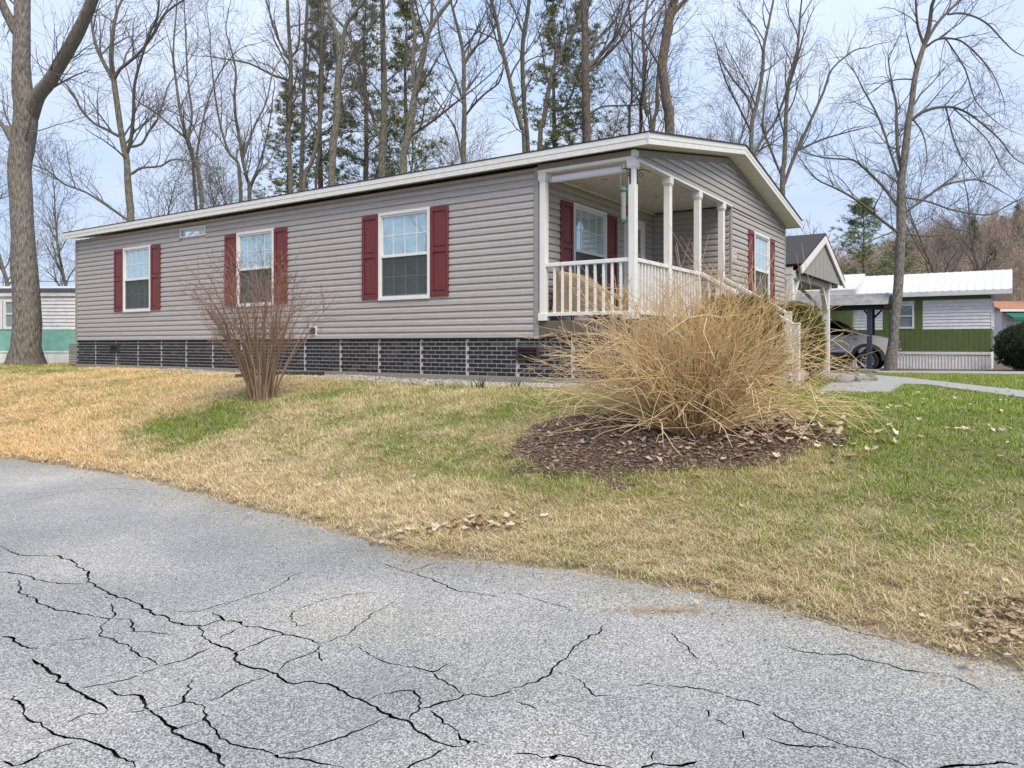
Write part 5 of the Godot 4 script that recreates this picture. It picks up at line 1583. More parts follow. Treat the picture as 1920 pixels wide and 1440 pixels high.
func generic_trees() -> void:
	var kinds := []
	for k in 4:
		kinds.append(generic_tree(900 + k, [10.0, 12.5, 9.0, 14.0][k], [0.12, 0.15, 0.11, 0.17][k]))
	var list := [
		[-21.9, -38, 0, 1.0, "small bare tree seen low between the big trunk and the house end"],
		[-18.1, -36, 2, 1.0, "small twiggy tree just right of the Y-forked tree's base"],
		[-14.6, -39, 1, 0.85, "twiggy tree behind the slender tree over the high window"],
		[-12.6, -37, 2, 1.1, "thin bare tree between the twin-stemmed tree and the close row"],
		[-8.4, -41, 3, 1.0, "tall thin tree half hidden among the pines, left one"],
		[-6.4, -40, 1, 1.1, "tall thin tree half hidden among the pines, right one"],
		[-4.0, -42, 0, 1.1, "faint bare tree in the sky gap left of the lone slim tree"],
		[-0.6, -41, 2, 1.2, "faint bare tree right of the lone slim tree"],
		[4.6, -39, 3, 1.0, "bare twiggy tree between the reddish trunk and the grey clump"],
		[6.2, -42, 1, 1.1, "bare twiggy tree directly behind the grey clump of stems"],
		[9.3, -37, 1, 1.15, "twiggy tree right of the thickest dark trunk"],
		[11.0, -40, 3, 1.1, "taller twiggy tree left of the fanned stems over the gable"],
		[13.2, -44, 3, 1.05, "bare tree behind the fanned stems over the gable"],
		[15.6, -44, 1, 1.0, "bare tree just left of the carport canopy's peak"],
		[24.6, -42, 2, 1.15, "dense twiggy tree behind the trailer, just right of the drooping grey tree"],
		[29.0, -45, 0, 1.2, "bare tree above the right end of the green trailer"],
		[32.5, -44, 1, 1.0, "bare reddish tree at the right edge beyond the trailers"],
		[-27.0, -40, 1, 1.0, "bare tree at the left edge behind the teal trailer"],
	]
	# bare trees across the road behind the viewer, mirrored in the window panes
	for q in [[-17.5, -3.5, 3, 0.95], [-20.5, -6.5, 1, 1.0], [-24.0, -9.0, 1, 1.05], [-23.5, -1.5, 3, 1.0], [-28.0, -5.5, 3, 1.0], [-31.0, -11.0, 1, 1.1], [-26.5, -13.0, 0, 1.2]]:
		list.append([q[0], q[1], q[2], q[3], "bare tree across the road, seen only mirrored in the window panes"])
	var n := 0
	for e in list:
		var behind: bool = e[4].contains("mirrored")
		var o := thing("bare_tree", e[4], "tree", on(e[0], e[1], 0.1 if behind else 0.0), n * 1.7, "bare trees across the road" if behind else "bare trees beyond the houses")
		var m: Array = kinds[e[2]]
		o.scale = Vector3(e[3], e[3], e[3])
		part(o, "trunk", m[0], M.bark_olive)
		part(o, "branches", m[1], M.limb_bark)
		part(o, "twigs", m[2], M.twig)
		n += 1

func pine(seed_: int, h: float, r0: float, wide: float, bare: float, green: Color) -> Array:
	var r := RandomNumberGenerator.new()
	r.seed = seed_
	var tr := MB.new()
	var br := MB.new()
	var nd := MB.new()
	var pts := PackedVector3Array()
	var rad := PackedFloat32Array()
	for k in 12:
		pts.append(Vector3(r.randfn(0, 0.05), h * k / 11.0 - (0.2 if k == 0 else 0.0), r.randfn(0, 0.05)))
		rad.append(r0 * (1.0 - 0.92 * k / 11.0))
	tr.tube(pts, rad, 9, false, 0.1, nz)
	var y := h * bare
	while y < h * 0.985:
		var t := y / h
		for k in r.randi_range(3, 5):
			var a := r.randf() * TAU
			var reach := wide * (1.0 - pow(t, 2.2)) * r.randf_range(0.45, 1.1) + 0.25
			var d := Vector3(cos(a), lerpf(0.02, 0.55, t), sin(a)).normalized()
			var p := Vector3(0, y, 0)
			var bp := PackedVector3Array([p])
			var bw := PackedFloat32Array([0.035 * (1.1 - t)])
			for s in 5:
				d = (d + Vector3(r.randfn(0, 0.12), 0.05 + r.randfn(0, 0.06), r.randfn(0, 0.12))).normalized()
				p += d * reach / 5
				bp.append(p)
				bw.append(0.03 * (1.1 - t) * (1.0 - s / 5.5))
			br.tube(bp, bw, 4)
			if r.randf() < 0.12:
				continue   # dead branch
			for s in range(2, 6):
				for q in r.randi_range(2, 4):
					var c := bp[s] + Vector3(r.randfn(0, 0.22), r.randfn(0, 0.08) + 0.03, r.randfn(0, 0.22)) * (0.5 + reach * 0.3)
					var f := r.randf_range(0.6, 1.5)
					nd.col = Color(green.r * f * r.randf_range(0.85, 1.2), green.g * f, green.b * f * r.randf_range(0.7, 1.1))
					for z in 12:
						var dir := (Vector3(r.randfn(0, 1), r.randfn(0, 0.55) + 0.35, r.randfn(0, 1)).normalized() + d * 0.5).normalized()
						var w := dir.cross(Vector3(r.randfn(0, 1), r.randfn(0, 1), r.randfn(0, 1))).normalized() * 0.022
						var l := r.randf_range(0.14, 0.30)
						var o := c + Vector3(r.randfn(0, 0.06), r.randfn(0, 0.03), r.randfn(0, 0.06))
						nd.tri(o - w, o + w, o + dir * l)
		y += h * 0.022 * r.randf_range(0.7, 1.4)
	return [tr.mesh(), br.mesh(), nd.mesh()]

func pines() -> void:
	var kinds := [pine(61, 19, 0.24, 3.3, 0.26, Color(0.135, 0.155, 0.055)), pine(62, 20, 0.24, 3.7, 0.22, Color(0.12, 0.15, 0.058)), pine(63, 12, 0.18, 4.2, 0.10, Color(0.13, 0.175, 0.08))]
	var list := [[-10.0, -38.5, 0, 1.0, "white pine behind the roof, leftmost of the pines"], [-7.2, -36.5, 1, 0.95, "dense white pine behind the mossy straight trunk"], [-5.6, -39.0, 0, 1.0, "white pine behind the right-leaning trunk, with low branches"], [2.2, -38.5, 0, 1.02, "tall pine behind the crooked trunk"], [3.6, -37.0, 1, 0.9, "pine beside the thick reddish-brown trunk"], [26.6, -56.0, 2, 1.0, "full green pine over the carport canopy"], [32.5, -62.0, 2, 0.82, "greyish pine right of the full green one, behind the drooping tree"], [-12.4, -41, 0, 0.8, "slim pine low behind the straight pale trunk"]]
	var n := 0
	for e in list:
		var o := thing("pine_tree", e[4], "pine tree", on(e[0], e[1]), n * 2.1, "pines behind the houses")
		o.scale = Vector3(e[3], e[3], e[3])
		var m: Array = kinds[e[2]]
		part(o, "trunk", m[0], M.bark_red)
		part(o, "branches", m[1], M.limb_bark)
		part(o, "needles", m[2], M.pine_needles)
		n += 1

func arching_shrub() -> void:
	var r := RandomNumberGenerator.new()
	r.seed = 12
	var o := thing("arching_shrub", "big leafless tan shrub of arching stems in the mulch bed", "shrub", on(1.82, -7.58, 0.02))
	var b := MB.new()
	var tw := MB.new()
	var stub := MB.new()
	for k in 26:  # old woody stems at the foot
		var a := r.randf() * TAU
		var q := Vector3(cos(a), 0, sin(a)) * r.randf_range(0.03, 0.2)
		stub.col = Color(0.26, 0.20, 0.14)
		var far := q.normalized() * r.randf_range(0.2, 0.7)
		stub.tube(PackedVector3Array([q - Vector3(0, 0.05, 0), q * 1.2 + far * 0.2 + Vector3(0, 0.2, 0), q + far * 0.6 + Vector3(r.randfn(0, 0.04), r.randf_range(0.4, 0.55), 0), q + far + Vector3(0, r.randf_range(0.6, 0.95), r.randfn(0, 0.05))]), PackedFloat32Array([0.027, 0.021, 0.015, 0.007]), 7, true, 0.15, nz)
	for k in 330:
		var a := r.randf() * TAU
		var low := r.randf()           # 0 upright, 1 arching to the ground
		var q := Vector3(cos(a), 0, sin(a)) * 0.24 * sqrt(r.randf())
		var tilt := lerpf(0.10, 1.12, pow(low, 0.85)) + r.randfn(0, 0.08)
		var aa := a + r.randfn(0, 0.35)
		var d := Vector3(cos(aa) * sin(tilt) * 1.05, cos(tilt), sin(aa) * sin(tilt) * 0.85).normalized()
		var len := lerpf(1.5, 1.8, low) * r.randf_range(0.62, 1.12)
		var n := 9
		var pts := PackedVector3Array([q])
		var rad := PackedFloat32Array([r.randf_range(0.006, 0.0125)])
		var droop := lerpf(0.0, 0.085, low) * r.randf_range(0.5, 1.5)
		for s in n:
			d = (d + Vector3(r.randfn(0, 0.15), r.randfn(0, 0.10) - droop * (0.3 + s * 0.16), r.randfn(0, 0.09))).normalized()
			var p := pts[s] + d * len / n
			if p.y < 0.03:
				p.y = 0.03
				d.y = absf(d.y) * 0.3
			pts.append(p)
			rad.append(maxf(0.0022, rad[0] * (1.0 - 0.75 * (s + 1.0) / n)))
		var f := r.randf_range(0.75, 1.25)
		var base := Color(0.58, 0.43, 0.24).lerp(Color(0.52, 0.32, 0.12), r.randf() * (1.0 - low))
		b.col = Color(base.r * f, base.g * f, base.b * f)
		b.tube(pts, rad, 4)
		for s in r.randi_range(8, 15):
			var t := r.randf_range(0.28, 0.98)
			var i := mini(int(t * n), n - 1)
			var p := pts[i].lerp(pts[i + 1], t * n - i)
			var ax := (pts[i + 1] - pts[i]).normalized()
			var sd := ax.cross(Vector3(r.randfn(0, 1), r.randfn(0, 1), r.randfn(0, 1))).normalized()
			var dd := (ax * 0.75 + sd * r.randf_range(0.4, 1.0)).normalized()
			var l := r.randf_range(0.08, 0.42) if r.randf() < 0.7 else r.randf_range(0.4, 0.8)
			tw.col = Color(b.col.r * 1.1, b.col.g * 1.12, b.col.b * 1.15)
			var e1 := p + dd * l * 0.5
			var e2 := e1 + (dd + Vector3(r.randfn(0, 0.25), r.randfn(0, 0.25) - 0.08 * low, r.randfn(0, 0.25))).normalized() * l * 0.5
			if e2.y > 0.01:
				tw.tube(PackedVector3Array([p, e1, e2]), PackedFloat32Array([0.0030, 0.0025, 0.0017]), 3)
	part(o, "stumps", stub.mesh(), M.stems)
	part(o, "stems", b.mesh(), M.stems)
	part(o, "twigs", tw.mesh(), M.stems)

func vase_shrub() -> void:
	var r := RandomNumberGenerator.new()
	r.seed = 31
	var o := thing("vase_shaped_shrub", "tall bare brown vase-shaped shrub in front of the middle window", "shrub", on(-3.97, -11.84, -0.02))
	var b := MB.new()
	var tw := MB.new()
	for k in 48:
		var a := r.randf() * TAU
		var q := Vector3(cos(a), 0, sin(a)) * 0.20 * sqrt(r.randf())
		var out := pow(r.randf(), 0.75)
		var tilt := lerpf(0.02, 0.36, out)
		var d := Vector3(cos(a) * sin(tilt), cos(tilt), sin(a) * sin(tilt))
		var len := r.randf_range(1.7, 2.55) * (1.0 - 0.16 * out)
		var n := 9
		var pts := PackedVector3Array([q])
		var rad := PackedFloat32Array([r.randf_range(0.010, 0.019)])
		for s in n:
			d = (d + Vector3(r.randfn(0, 0.045) + cos(a) * 0.055 * out, r.randfn(0, 0.03), r.randfn(0, 0.045) + sin(a) * 0.055 * out)).normalized()
			pts.append(pts[s] + d * len / n)
			rad.append(maxf(0.003, rad[0] * (1.0 - 0.8 * (s + 1.0) / n)))
		var f := r.randf_range(0.75, 1.25)
		b.col = Color(0.22 * f, 0.155 * f, 0.105 * f)
		b.tube(pts, rad, 6)
		for s in 13:
			var t := r.randf_range(0.38, 1.0)
			var i := mini(int(t * n), n - 1)
			var p := pts[i].lerp(pts[i + 1], t * n - i)
			var ax := (pts[i + 1] - pts[i]).normalized()
			var sd := (ax.cross(Vector3(r.randfn(0, 1), r.randfn(0, 1), r.randfn(0, 1))).normalized() + Vector3(cos(a), 0.1, sin(a)) * 0.35).normalized()
			var dd := (ax * 0.8 + sd * 0.7).normalized()
			var l := r.randf_range(0.15, 0.5)
			tw.col = Color(0.24, 0.155, 0.115) if r.randf() < 0.6 else Color(0.29, 0.165, 0.135)
			var q1 := p + dd * l * 0.5
			var q2 := q1 + (dd + Vector3(r.randfn(0, 0.3), r.randfn(0, 0.2), r.randfn(0, 0.3))).normalized() * l * 0.5
			tw.tube(PackedVector3Array([p, q1, q2]), PackedFloat32Array([0.0042, 0.0032, 0.002]), 3)
			for z in 3:
				var from := q1.lerp(q2, r.randf())
				tw.tube(PackedVector3Array([from, from + (dd + Vector3(r.randfn(0, 0.8), r.randfn(0, 0.6), r.randfn(0, 0.8))).normalized() * r.randf_range(0.06, 0.2)]), PackedFloat32Array([0.0026, 0.0016]), 3)
	part(o, "stems", b.mesh(), M.stems)
	part(o, "twigs", tw.mesh(), M.stems)

# a clipped evergreen: fronds standing out of a rounded body, over an inner mass of branchlets
func evergreen(called: String, label: String, at: Vector3, s: Vector3, seed_: int, c0: Color, c1: Color, count: int, frond: float, boxy: float) -> void:
	var r := RandomNumberGenerator.new()
	r.seed = seed_
	var o := thing(called, label, "shrub", at)
	var b := MB.new()
	var core := MB.new()
	var f := FastNoiseLite.new()
	f.seed = seed_
	f.frequency = 1.1
	var surf := func(d: Vector3) -> Vector3:
		var m := pow(pow(absf(d.x), boxy) + pow(absf(d.y), boxy) + pow(absf(d.z), boxy), -1.0 / boxy)
		return d * m * s * 0.5 * (1.0 + 0.16 * f.get_noise_3dv(d * 2.2))
	var n := 14
	for i in n:
		for j in 2 * n:
			var q := []
			for e in [[i, j], [i, j + 1], [i + 1, j + 1], [i + 1, j]]:
				var th: float = PI * e[0] / n
				var ph: float = PI * (e[1] % (2 * n)) / n
				q.append(surf.call(Vector3(sin(th) * cos(ph), cos(th), sin(th) * sin(ph))) * 0.86 + Vector3(0, s.y * 0.5, 0))
			core.quad(q[0], q[1], q[2], q[3])
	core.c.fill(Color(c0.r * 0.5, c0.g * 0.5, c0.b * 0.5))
	for k in count:
		var d := Vector3(r.randfn(0, 1), r.randfn(0, 1), r.randfn(0, 1)).normalized()
		var p: Vector3 = surf.call(d) * r.randf_range(0.86, 1.02) + Vector3(0, s.y * 0.5, 0)
		if p.y < 0.02:
			continue
		var up := (d * 0.8 + Vector3(0, 0.9, 0) + Vector3(r.randfn(0, 0.3), r.randfn(0, 0.3), r.randfn(0, 0.3))).normalized()
		var t := clampf(0.5 + 0.9 * f.get_noise_3dv(d * 5.0 + Vector3(9, 0, 0)) + r.randfn(0, 0.22), 0, 1)
		b.col = c0.lerp(c1, t)
		var w := up.cross(Vector3(r.randfn(0, 1), r.randfn(0, 1), r.randfn(0, 1))).normalized()
		for z in 4:
			var dir := (up + w * (z - 1.5) * 0.4).normalized()
			var l := frond * r.randf_range(0.6, 1.2)
			var ww := dir.cross(w.cross(up)).normalized() * frond * 0.09
			b.tri(p - ww, p + ww, p + dir * l)
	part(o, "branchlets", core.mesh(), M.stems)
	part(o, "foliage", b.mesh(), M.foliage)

func small_plants() -> void:
	var r := RandomNumberGenerator.new()
	r.seed = 8
	for e in [[-0.48, -11.1, 34, 0.20, "tallest clump of green bulb leaves in the gravel by the house"], [0.05, -10.95, 22, 0.13, "low clump of green bulb leaves nearest the big tan shrub"], [-1.15, -11.75, 16, 0.10, "small leafy green tuft in the gravel, left of the bulb clumps"], [-1.62, -11.95, 12, 0.09, "smallest green tuft at the gravel edge"]]:
		var b := MB.new()
		for k in int(e[2]):
			var f := r.randf_range(0.7, 1.3)
			b.col = Color(0.065 * f, 0.125 * f, 0.035 * f)
			blade(b, Vector3(r.randfn(0, 0.05), 0, r.randfn(0, 0.05)), r.randf() * TAU, r.randf_range(0.05, 0.5), e[3] * r.randf_range(0.7, 1.4), 0.012, r.randf_range(0.0, 0.5))
		var o := thing("bulb_clump", e[4], "plant", on(e[0], e[1]), 0.0, "green shoots along the house")
		part(o, "leaves", b.mesh(), M.grass)
	# a dark corrugated drain hose lying at the foot of the wall
	var H := Transform3D(Basis(Vector3.UP, deg_to_rad(55.88)), Vector3(1.76, 0, -10.76))
	var pts := PackedVector3Array()
	var rad := PackedFloat32Array()
	for k in 60:
		var t := k / 59.0
		var p: Vector3 = H * Vector3(-0.30 - 0.55 * pow(1.0 - t, 2.0) + 0.05 * sin(t * 8), 0, -8.15 + 1.75 * t)
		pts.append(Vector3(p.x, ground_y(p.x, p.z) + 0.04, p.z))
		rad.append(0.036 + (0.005 if k % 2 else 0.0))
	var hb := MB.new()
	hb.tube(pts, rad, 10, true)
	var ho := thing("drain_hose", "dark green corrugated hose lying along the house base behind the vase-shaped shrub", "hose")
	part(ho, "pipe", hb.mesh(), M.hose)
	hb = MB.new()
	hb.tube(PackedVector3Array([pts[-2], pts[-1] + (pts[-1] - pts[-2]) * 3.0]), PackedFloat32Array([0.05, 0.05]), 12, true)
	part(ho, "end_collar", hb.mesh(), M.hose)

func far_wood() -> void:
	# wooded hill beyond the trailers
	var b := MB.new()
	var hill_y := func(x: float, z: float) -> float:
		var q := Vector2((x - 135) / 62.0, (z + 190) / 60.0)
		var q2 := Vector2((x - 60) / 60.0, (z + 260) / 60.0)
		return 27.0 * exp(-q.length_squared()) + 6.0 * exp(-q2.length_squared()) - 0.8 + 2.0 * nz.get_noise_2d(x, z)
	for j in 50:
		for i in 60:
			var q := []
			for e in [[0, 0], [0, 1], [1, 1], [1, 0]]:
				var x: float = -20.0 + (i + e[0]) * 5.0
				var z: float = -330.0 + (j + e[1]) * 5.0
				q.append(Vector3(x, hill_y.call(x, z), z))
			b.col = Color(0.30, 0.24, 0.165)
			b.quad(q[0], q[1], q[2], q[3])
	tag(part(self, "hill", smooth(b), M.soil), "brown leaf-covered hill beyond the trailers", "hill", "", "structure")
	var r := RandomNumberGenerator.new()
	r.seed = 44
	var P := {"wig": 0.16, "rise": 0.05, "min": 0.022, "count": [10, 5, 4, 3, 2], "unit": [4.0, 3.2, 1.9, 1.1, 0.5]}
	var meshes := []
	for k in 3:
		var m := MB.new()
		var pts := PackedVector3Array()
		var rad := PackedFloat32Array()
		for i in 8:
			pts.append(Vector3(r.randfn(0, 0.12), i * 1.5 - 0.2, r.randfn(0, 0.12)))
			rad.append(0.16 * (1.0 - i / 8.5))
		m.tube(pts, rad, 5)
		sprout([m, m, m], r, pts, rad, 7.0, 0, 3, P, 0.25)
		meshes.append(m.mesh())
	for k in 3:
		var xf := []
		var cols := PackedColorArray()
		while xf.size() < 420:
			var x := r.randf_range(28, 190)
			var z := r.randf_range(-250, -72)
			var u := x / -z
			if u < 0.36 or u > 0.95:
				continue
			var s := r.randf_range(0.6, 1.05)
			xf.append(Transform3D(Basis(Vector3.UP, r.randf() * TAU).scaled(Vector3(s, s, s)), Vector3(x, maxf(hill_y.call(x, z), 0.6), z)))
			cols.append(Color(0.36, 0.29, 0.22).lerp(Color(0.30, 0.215, 0.175), r.randf()))
		tag(scatter("far_wood", meshes[k], M.stems, xf, cols), ["brown leafless wood covering the hill", "leafless wood mixed over the hill slope", "leafless thicket along the hill foot"][k], "woodland", "", "stuff")
	var pm := pine(71, 11, 0.16, 2.4, 0.12, Color(0.085, 0.10, 0.05))
	var joined := MB.new()
	var px := []
	var pc := PackedColorArray()
	for k in 60:
		var x := r.randf_range(45, 170)
		var z := r.randf_range(-210, -95)
		if x / -z < 0.45:
			continue
		var s := r.randf_range(0.7, 1.1)
		px.append(Transform3D(Basis(Vector3.UP, r.randf() * TAU).scaled(Vector3(s, s, s)), Vector3(x, maxf(hill_y.call(x, z), 0.6), z)))
		pc.append(Color(1, 1, 1))
	tag(scatter("far_pines", pm[2], M.pine_needles, px, pc), "scattered dark pines in the hill wood", "woodland", "", "stuff")

# ---------------------------------------------------------------- neighbours
func canopy() -> void:
	var H := Transform3D(Basis(Vector3.UP, deg_to_rad(55.88)), Vector3(1.76, 0, -10.76))
	var at: Vector3 = H * Vector3(12.75, 0, 0)
	var gy := ground_y(at.x, at.z)
	var o := thing("carport_canopy", "small gabled canopy with grey shingles on white braced posts beside the house", "canopy", Vector3(at.x, 0, at.z), deg_to_rad(55.88))
	var back := -5.2
	for x in [-2.85, 1.61]:
		for z in [-0.18, back + 0.3]:
			var w: Vector3 = H * Vector3(12.75 + x, 0, z)
			var y0 := ground_y(w.x, w.z) - 0.05
			boxpart(o, "post", Vector3(x, (y0 + 3.30) / 2, z), Vector3(0.17, 3.30 - y0, 0.17), M.white, 0.008)
			for s in [[Vector3(signf(-x) * 0.75, 0, 0), 0.0], [Vector3(0, 0, -0.75 if z > -1 else 0.75), 0.0]]:
				var b := MB.new()
				b.bar(Vector3(x, 2.62, z) + s[0] * 0.08, Vector3(x, 3.34, z) + s[0], 0.09, 0.12, 0.006, Vector3(0, 0, 1) if absf(s[0].x) > 0 else Vector3(1, 0, 0))
				part(o, "brace", b.mesh(), M.white)
	for x in [-2.85, 1.61]:
		boxpart(o, "beam", Vector3(x, 3.40, back / 2), Vector3(0.14, 0.20, -back - 0.1), M.white, 0.006)
	for z in [-0.18, back + 0.3]:
		boxpart(o, "beam", Vector3(-0.62, 3.39, z), Vector3(4.32, 0.19, 0.12), M.corner_taupe, 0.006)
	var e := 2.95
	var rise := 1.12
	for s in [-1, 1]:
		var b := MB.new()
		var p := PackedVector2Array([Vector2(s * e, 3.60), Vector2(0, 3.60 + rise), Vector2(0, 3.68 + rise), Vector2(s * (e + 0.04), 3.66)])
		b.prism(p, back, 0.12)
		part(o, "shingles", b.mesh(), M.shingle)
		b = MB.new()
		b.bar(Vector3(s * (e - 0.02), 3.50, 0.10), Vector3(s * 0.001, 3.50 + rise, 0.10), 0.05, 0.21, 0.005)
		part(o, "fascia_board", b.mesh(), M.white)
		boxpart(o, "eave_board", Vector3(s * (e - 0.03), 3.50, back / 2), Vector3(0.04, 0.19, -back - 0.2), M.white, 0.005)
		b = MB.new()
		b.quad(Vector3(s * (e - 0.06), 3.52, 0.05), Vector3(0, 3.52 + rise, 0.05), Vector3(0, 3.52 + rise, back), Vector3(s * (e - 0.06), 3.52, back))
		part(o, "roof_deck", b.mesh(), M.deck_board)
	var n := 22
	for k in n:
		var x0 := -e + 0.12 + (2 * e - 0.24) * k / n
		var x1 := -e + 0.12 + (2 * e - 0.24) * (k + 1) / n - 0.012
		var t0 := 3.46 + rise * (1.0 - absf(x0) / e)
		var t1 := 3.46 + rise * (1.0 - absf(x1) / e)
		if minf(t0, t1) < 3.5: t0 = maxf(t0, 3.50); t1 = maxf(t1, 3.50)
		var b := MB.new()
		b.prism(PackedVector2Array([Vector2(x0, 3.47), Vector2(x1, 3.47), Vector2(x1, t1), Vector2(x0, t0)]), 0.02, 0.05 + 0.004 * (k % 2))
		part(o, "gable_board", b.mesh(), M.gable_board)

func lap_face(o: Node, called: String, x0: float, x1: float, y0: float, y1: float, z: float, n: int, m: Material) -> void:
	var h := (y1 - y0) / n
	var b := MB.new()
	b.quad(Vector3(0, 0, 0), Vector3(1, 0, 0), Vector3(1, 0, 0.036), Vector3(0, 0, 0.036))
	b.quad(Vector3(0, 0, 0.036), Vector3(1, 0, 0.036), Vector3(1, h, 0.003), Vector3(0, h, 0.003))
	var me := b.mesh()
	for k in n:
		part(o, called, me, m, Vector3(x0, y0 + k * h, z), Vector3.ZERO, Vector3(x1 - x0, 1, 1))

func plain_window(o: Node, at: Vector3, w: float, h: float, turn := 0.0) -> void:
	var q := holder(o, "window", at, Vector3(0, turn, 0))
	for s in [-1, 1]:
		boxpart(q, "frame", Vector3(s * (w / 2 - 0.04), 0, 0.02), Vector3(0.08, h, 0.07), M.white)
		boxpart(q, "frame", Vector3(0, s * (h / 2 - 0.04), 0.02), Vector3(w - 0.16, 0.08, 0.069), M.white)
	boxpart(q, "meeting_rail", Vector3(0, 0.02, 0.02), Vector3(w - 0.16, 0.05, 0.05), M.white)
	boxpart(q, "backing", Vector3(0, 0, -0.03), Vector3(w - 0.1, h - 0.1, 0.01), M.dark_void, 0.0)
	part(q, "pane", boxmesh(Vector3(w - 0.15, h - 0.15, 0.004)), M.plain_glass, Vector3(0, 0, 0.01))

func trailers() -> void:
	# green and white trailer
	var g := 0.50
	var o := thing("green_trailer", "white-roofed trailer with white siding over an olive green band", "trailer", Vector3(19.41, 0.077, -30.0), deg_to_rad(-34.12))
	o.scale = Vector3(0.952, 0.952, 0.952)
	var L := -10.6
	boxpart(o, "body", Vector3(L / 2, 2.2, -2.0), Vector3(-L - 0.06, 2.9, 3.94), M.panel_white, 0.0)
	boxpart(o, "skirting", Vector3(L / 2, 0.85, -0.035), Vector3(-L, 0.86, 0.03), M.panel_white, 0.0)
	var rb := MB.new()
	for k in 84:
		rb.box(Vector3(L + 0.06 + k * 0.125, 0.80, -0.008), Vector3(0.045, 0.72, 0.02), 0.004)
	part(o, "skirting_ribs", rb.mesh(), M.panel_white)
	boxpart(o, "skirting_cap", Vector3(L / 2, 1.22, 0.0), Vector3(-L, 0.12, 0.05), M.panel_white)
	for k in 26:
		boxpart(o, "green_board", Vector3(-0.102 - k * 0.204, 1.78, 0.004), Vector3(0.192, 0.99, 0.03), M.panel_green, 0.004)
	boxpart(o, "green_panel", Vector3(-7.95, 1.78, -0.004), Vector3(5.28, 0.99, 0.03), M.panel_green)
	lap_face(o, "siding_plank", -2.55, 0.0, 2.28, 3.56, -0.02, 9, M.panel_white)
	boxpart(o, "green_panel", Vector3(-2.71, 2.92, -0.005), Vector3(0.31, 1.28, 0.03), M.panel_green)
	plain_window(o, Vector3(-3.36, 2.86, 0.0), 0.95, 1.10)
	boxpart(o, "green_panel", Vector3(-4.0, 2.92, -0.005), Vector3(0.30, 1.28, 0.03), M.panel_green)
	lap_face(o, "siding_plank", -6.2, -4.16, 2.28, 3.56, -0.02, 9, M.panel_white)
	plain_window(o, Vector3(-7.2, 2.86, 0.0), 1.6, 1.1)
	boxpart(o, "frieze_board", Vector3(L / 2, 3.63, 0.0), Vector3(-L, 0.14, 0.03), M.panel_green)
	boxpart(o, "corner_trim", Vector3(0.02, 2.92, 0.0), Vector3(0.04, 1.28, 0.04), M.panel_white)
	# the end wall, running away from the viewer
	boxpart(o, "end_wall", Vector3(-0.01, 2.92, -2.0), Vector3(0.05, 1.28, 3.9), M.panel_white)
	boxpart(o, "end_panel", Vector3(-0.01, 1.78, -2.0), Vector3(0.05, 0.99, 3.9), M.panel_green)
	boxpart(o, "end_skirting", Vector3(-0.01, 0.85, -2.0), Vector3(0.05, 0.86, 3.9), M.panel_white)
	plain_window(o, Vector3(0.02, 2.90, -1.75), 1.25, 1.05, PI / 2)
	var rf := holder(o, "roof")
	var rm := MB.new()
	rm.prism(PackedVector2Array([Vector2(-0.45, 3.92), Vector2(2.1, 4.93), Vector2(4.4, 3.92), Vector2(4.4, 3.72), Vector2(-0.45, 3.72)]), 0.0, 11.6)
	part(rf, "deck", rm.mesh(), M.roof_metal, Vector3(0.75, 0, 0), Vector3(0, PI / 2, 0), Vector3(1, 1, -1))
	for k in 38:
		var b := MB.new()
		b.bar(Vector3(0.7 - k * 0.305, 3.925, 0.46), Vector3(0.7 - k * 0.305, 4.94, -2.1), 0.05, 0.022, 0.004)
		part(rf, "rib", b.mesh(), M.roof_metal)
	# the taller addition at its left end
	var ad := holder(o, "addition", Vector3(-5.35, 0, 0.55))
	boxpart(ad, "wall", Vector3(-3.1, 2.35, -2.0), Vector3(6.1, 3.1, 3.8), M.panel_green, 0.0)
	var am := MB.new()
	am.prism(PackedVector2Array([Vector2(-0.35, 4.12), Vector2(2.2, 5.02), Vector2(4.6, 4.12), Vector2(4.6, 3.88), Vector2(-0.35, 3.88)]), 0.0, 6.6)
	part(ad, "roof_deck", am.mesh(), M.roof_metal, Vector3(0.2, 0, 0), Vector3(0, PI / 2, 0), Vector3(1, 1, -1))
	boxpart(ad, "door", Vector3(-1.6, 2.1, -0.07), Vector3(0.75, 2.4, 0.05), M.panel_white)
	# teal trailer at the left
	o = thing("teal_trailer", "white trailer with a teal lower band behind the big forked tree", "trailer", Vector3(-11.0, 0, -23.5), deg_to_rad(-1.5))
	boxpart(o, "body", Vector3(-7.0, 2.05, -2.03), Vector3(13.9, 2.2, 3.96), M.panel_white, 0.0)
	for k in 11:
		boxpart(o, "skirting_panel", Vector3(-0.64 - k * 1.27, 1.12, -0.02), Vector3(1.262, 0.44, 0.04), M.panel_white)
	boxpart(o, "skirting_cap", Vector3(-7, 1.365, 0.0), Vector3(14, 0.05, 0.05), M.panel_white)
	for k in 11:
		boxpart(o, "teal_panel", Vector3(-0.64 - k * 1.27, 1.74, -0.015), Vector3(1.265, 0.70, 0.05), M.panel_teal, 0.003)
	lap_face(o, "siding_plank", -4.6, 0.0, 2.09, 3.12, -0.03, 9, M.panel_white)
	lap_face(o, "siding_plank", -14.0, -5.95, 2.09, 3.12, -0.03, 9, M.panel_white)
	for x in [-4.92, -5.55]:
		plain_window(o, Vector3(x, 2.56, -0.01), 0.60, 0.95)
	boxpart(o, "fascia_board", Vector3(-7, 3.20, 0.02), Vector3(14, 0.13, 0.05), M.panel_white)
	boxpart(o, "roof_edge", Vector3(-7, 3.33, 0.04), Vector3(14.1, 0.12, 0.08), M.roof_edge)
	var tm := MB.new()
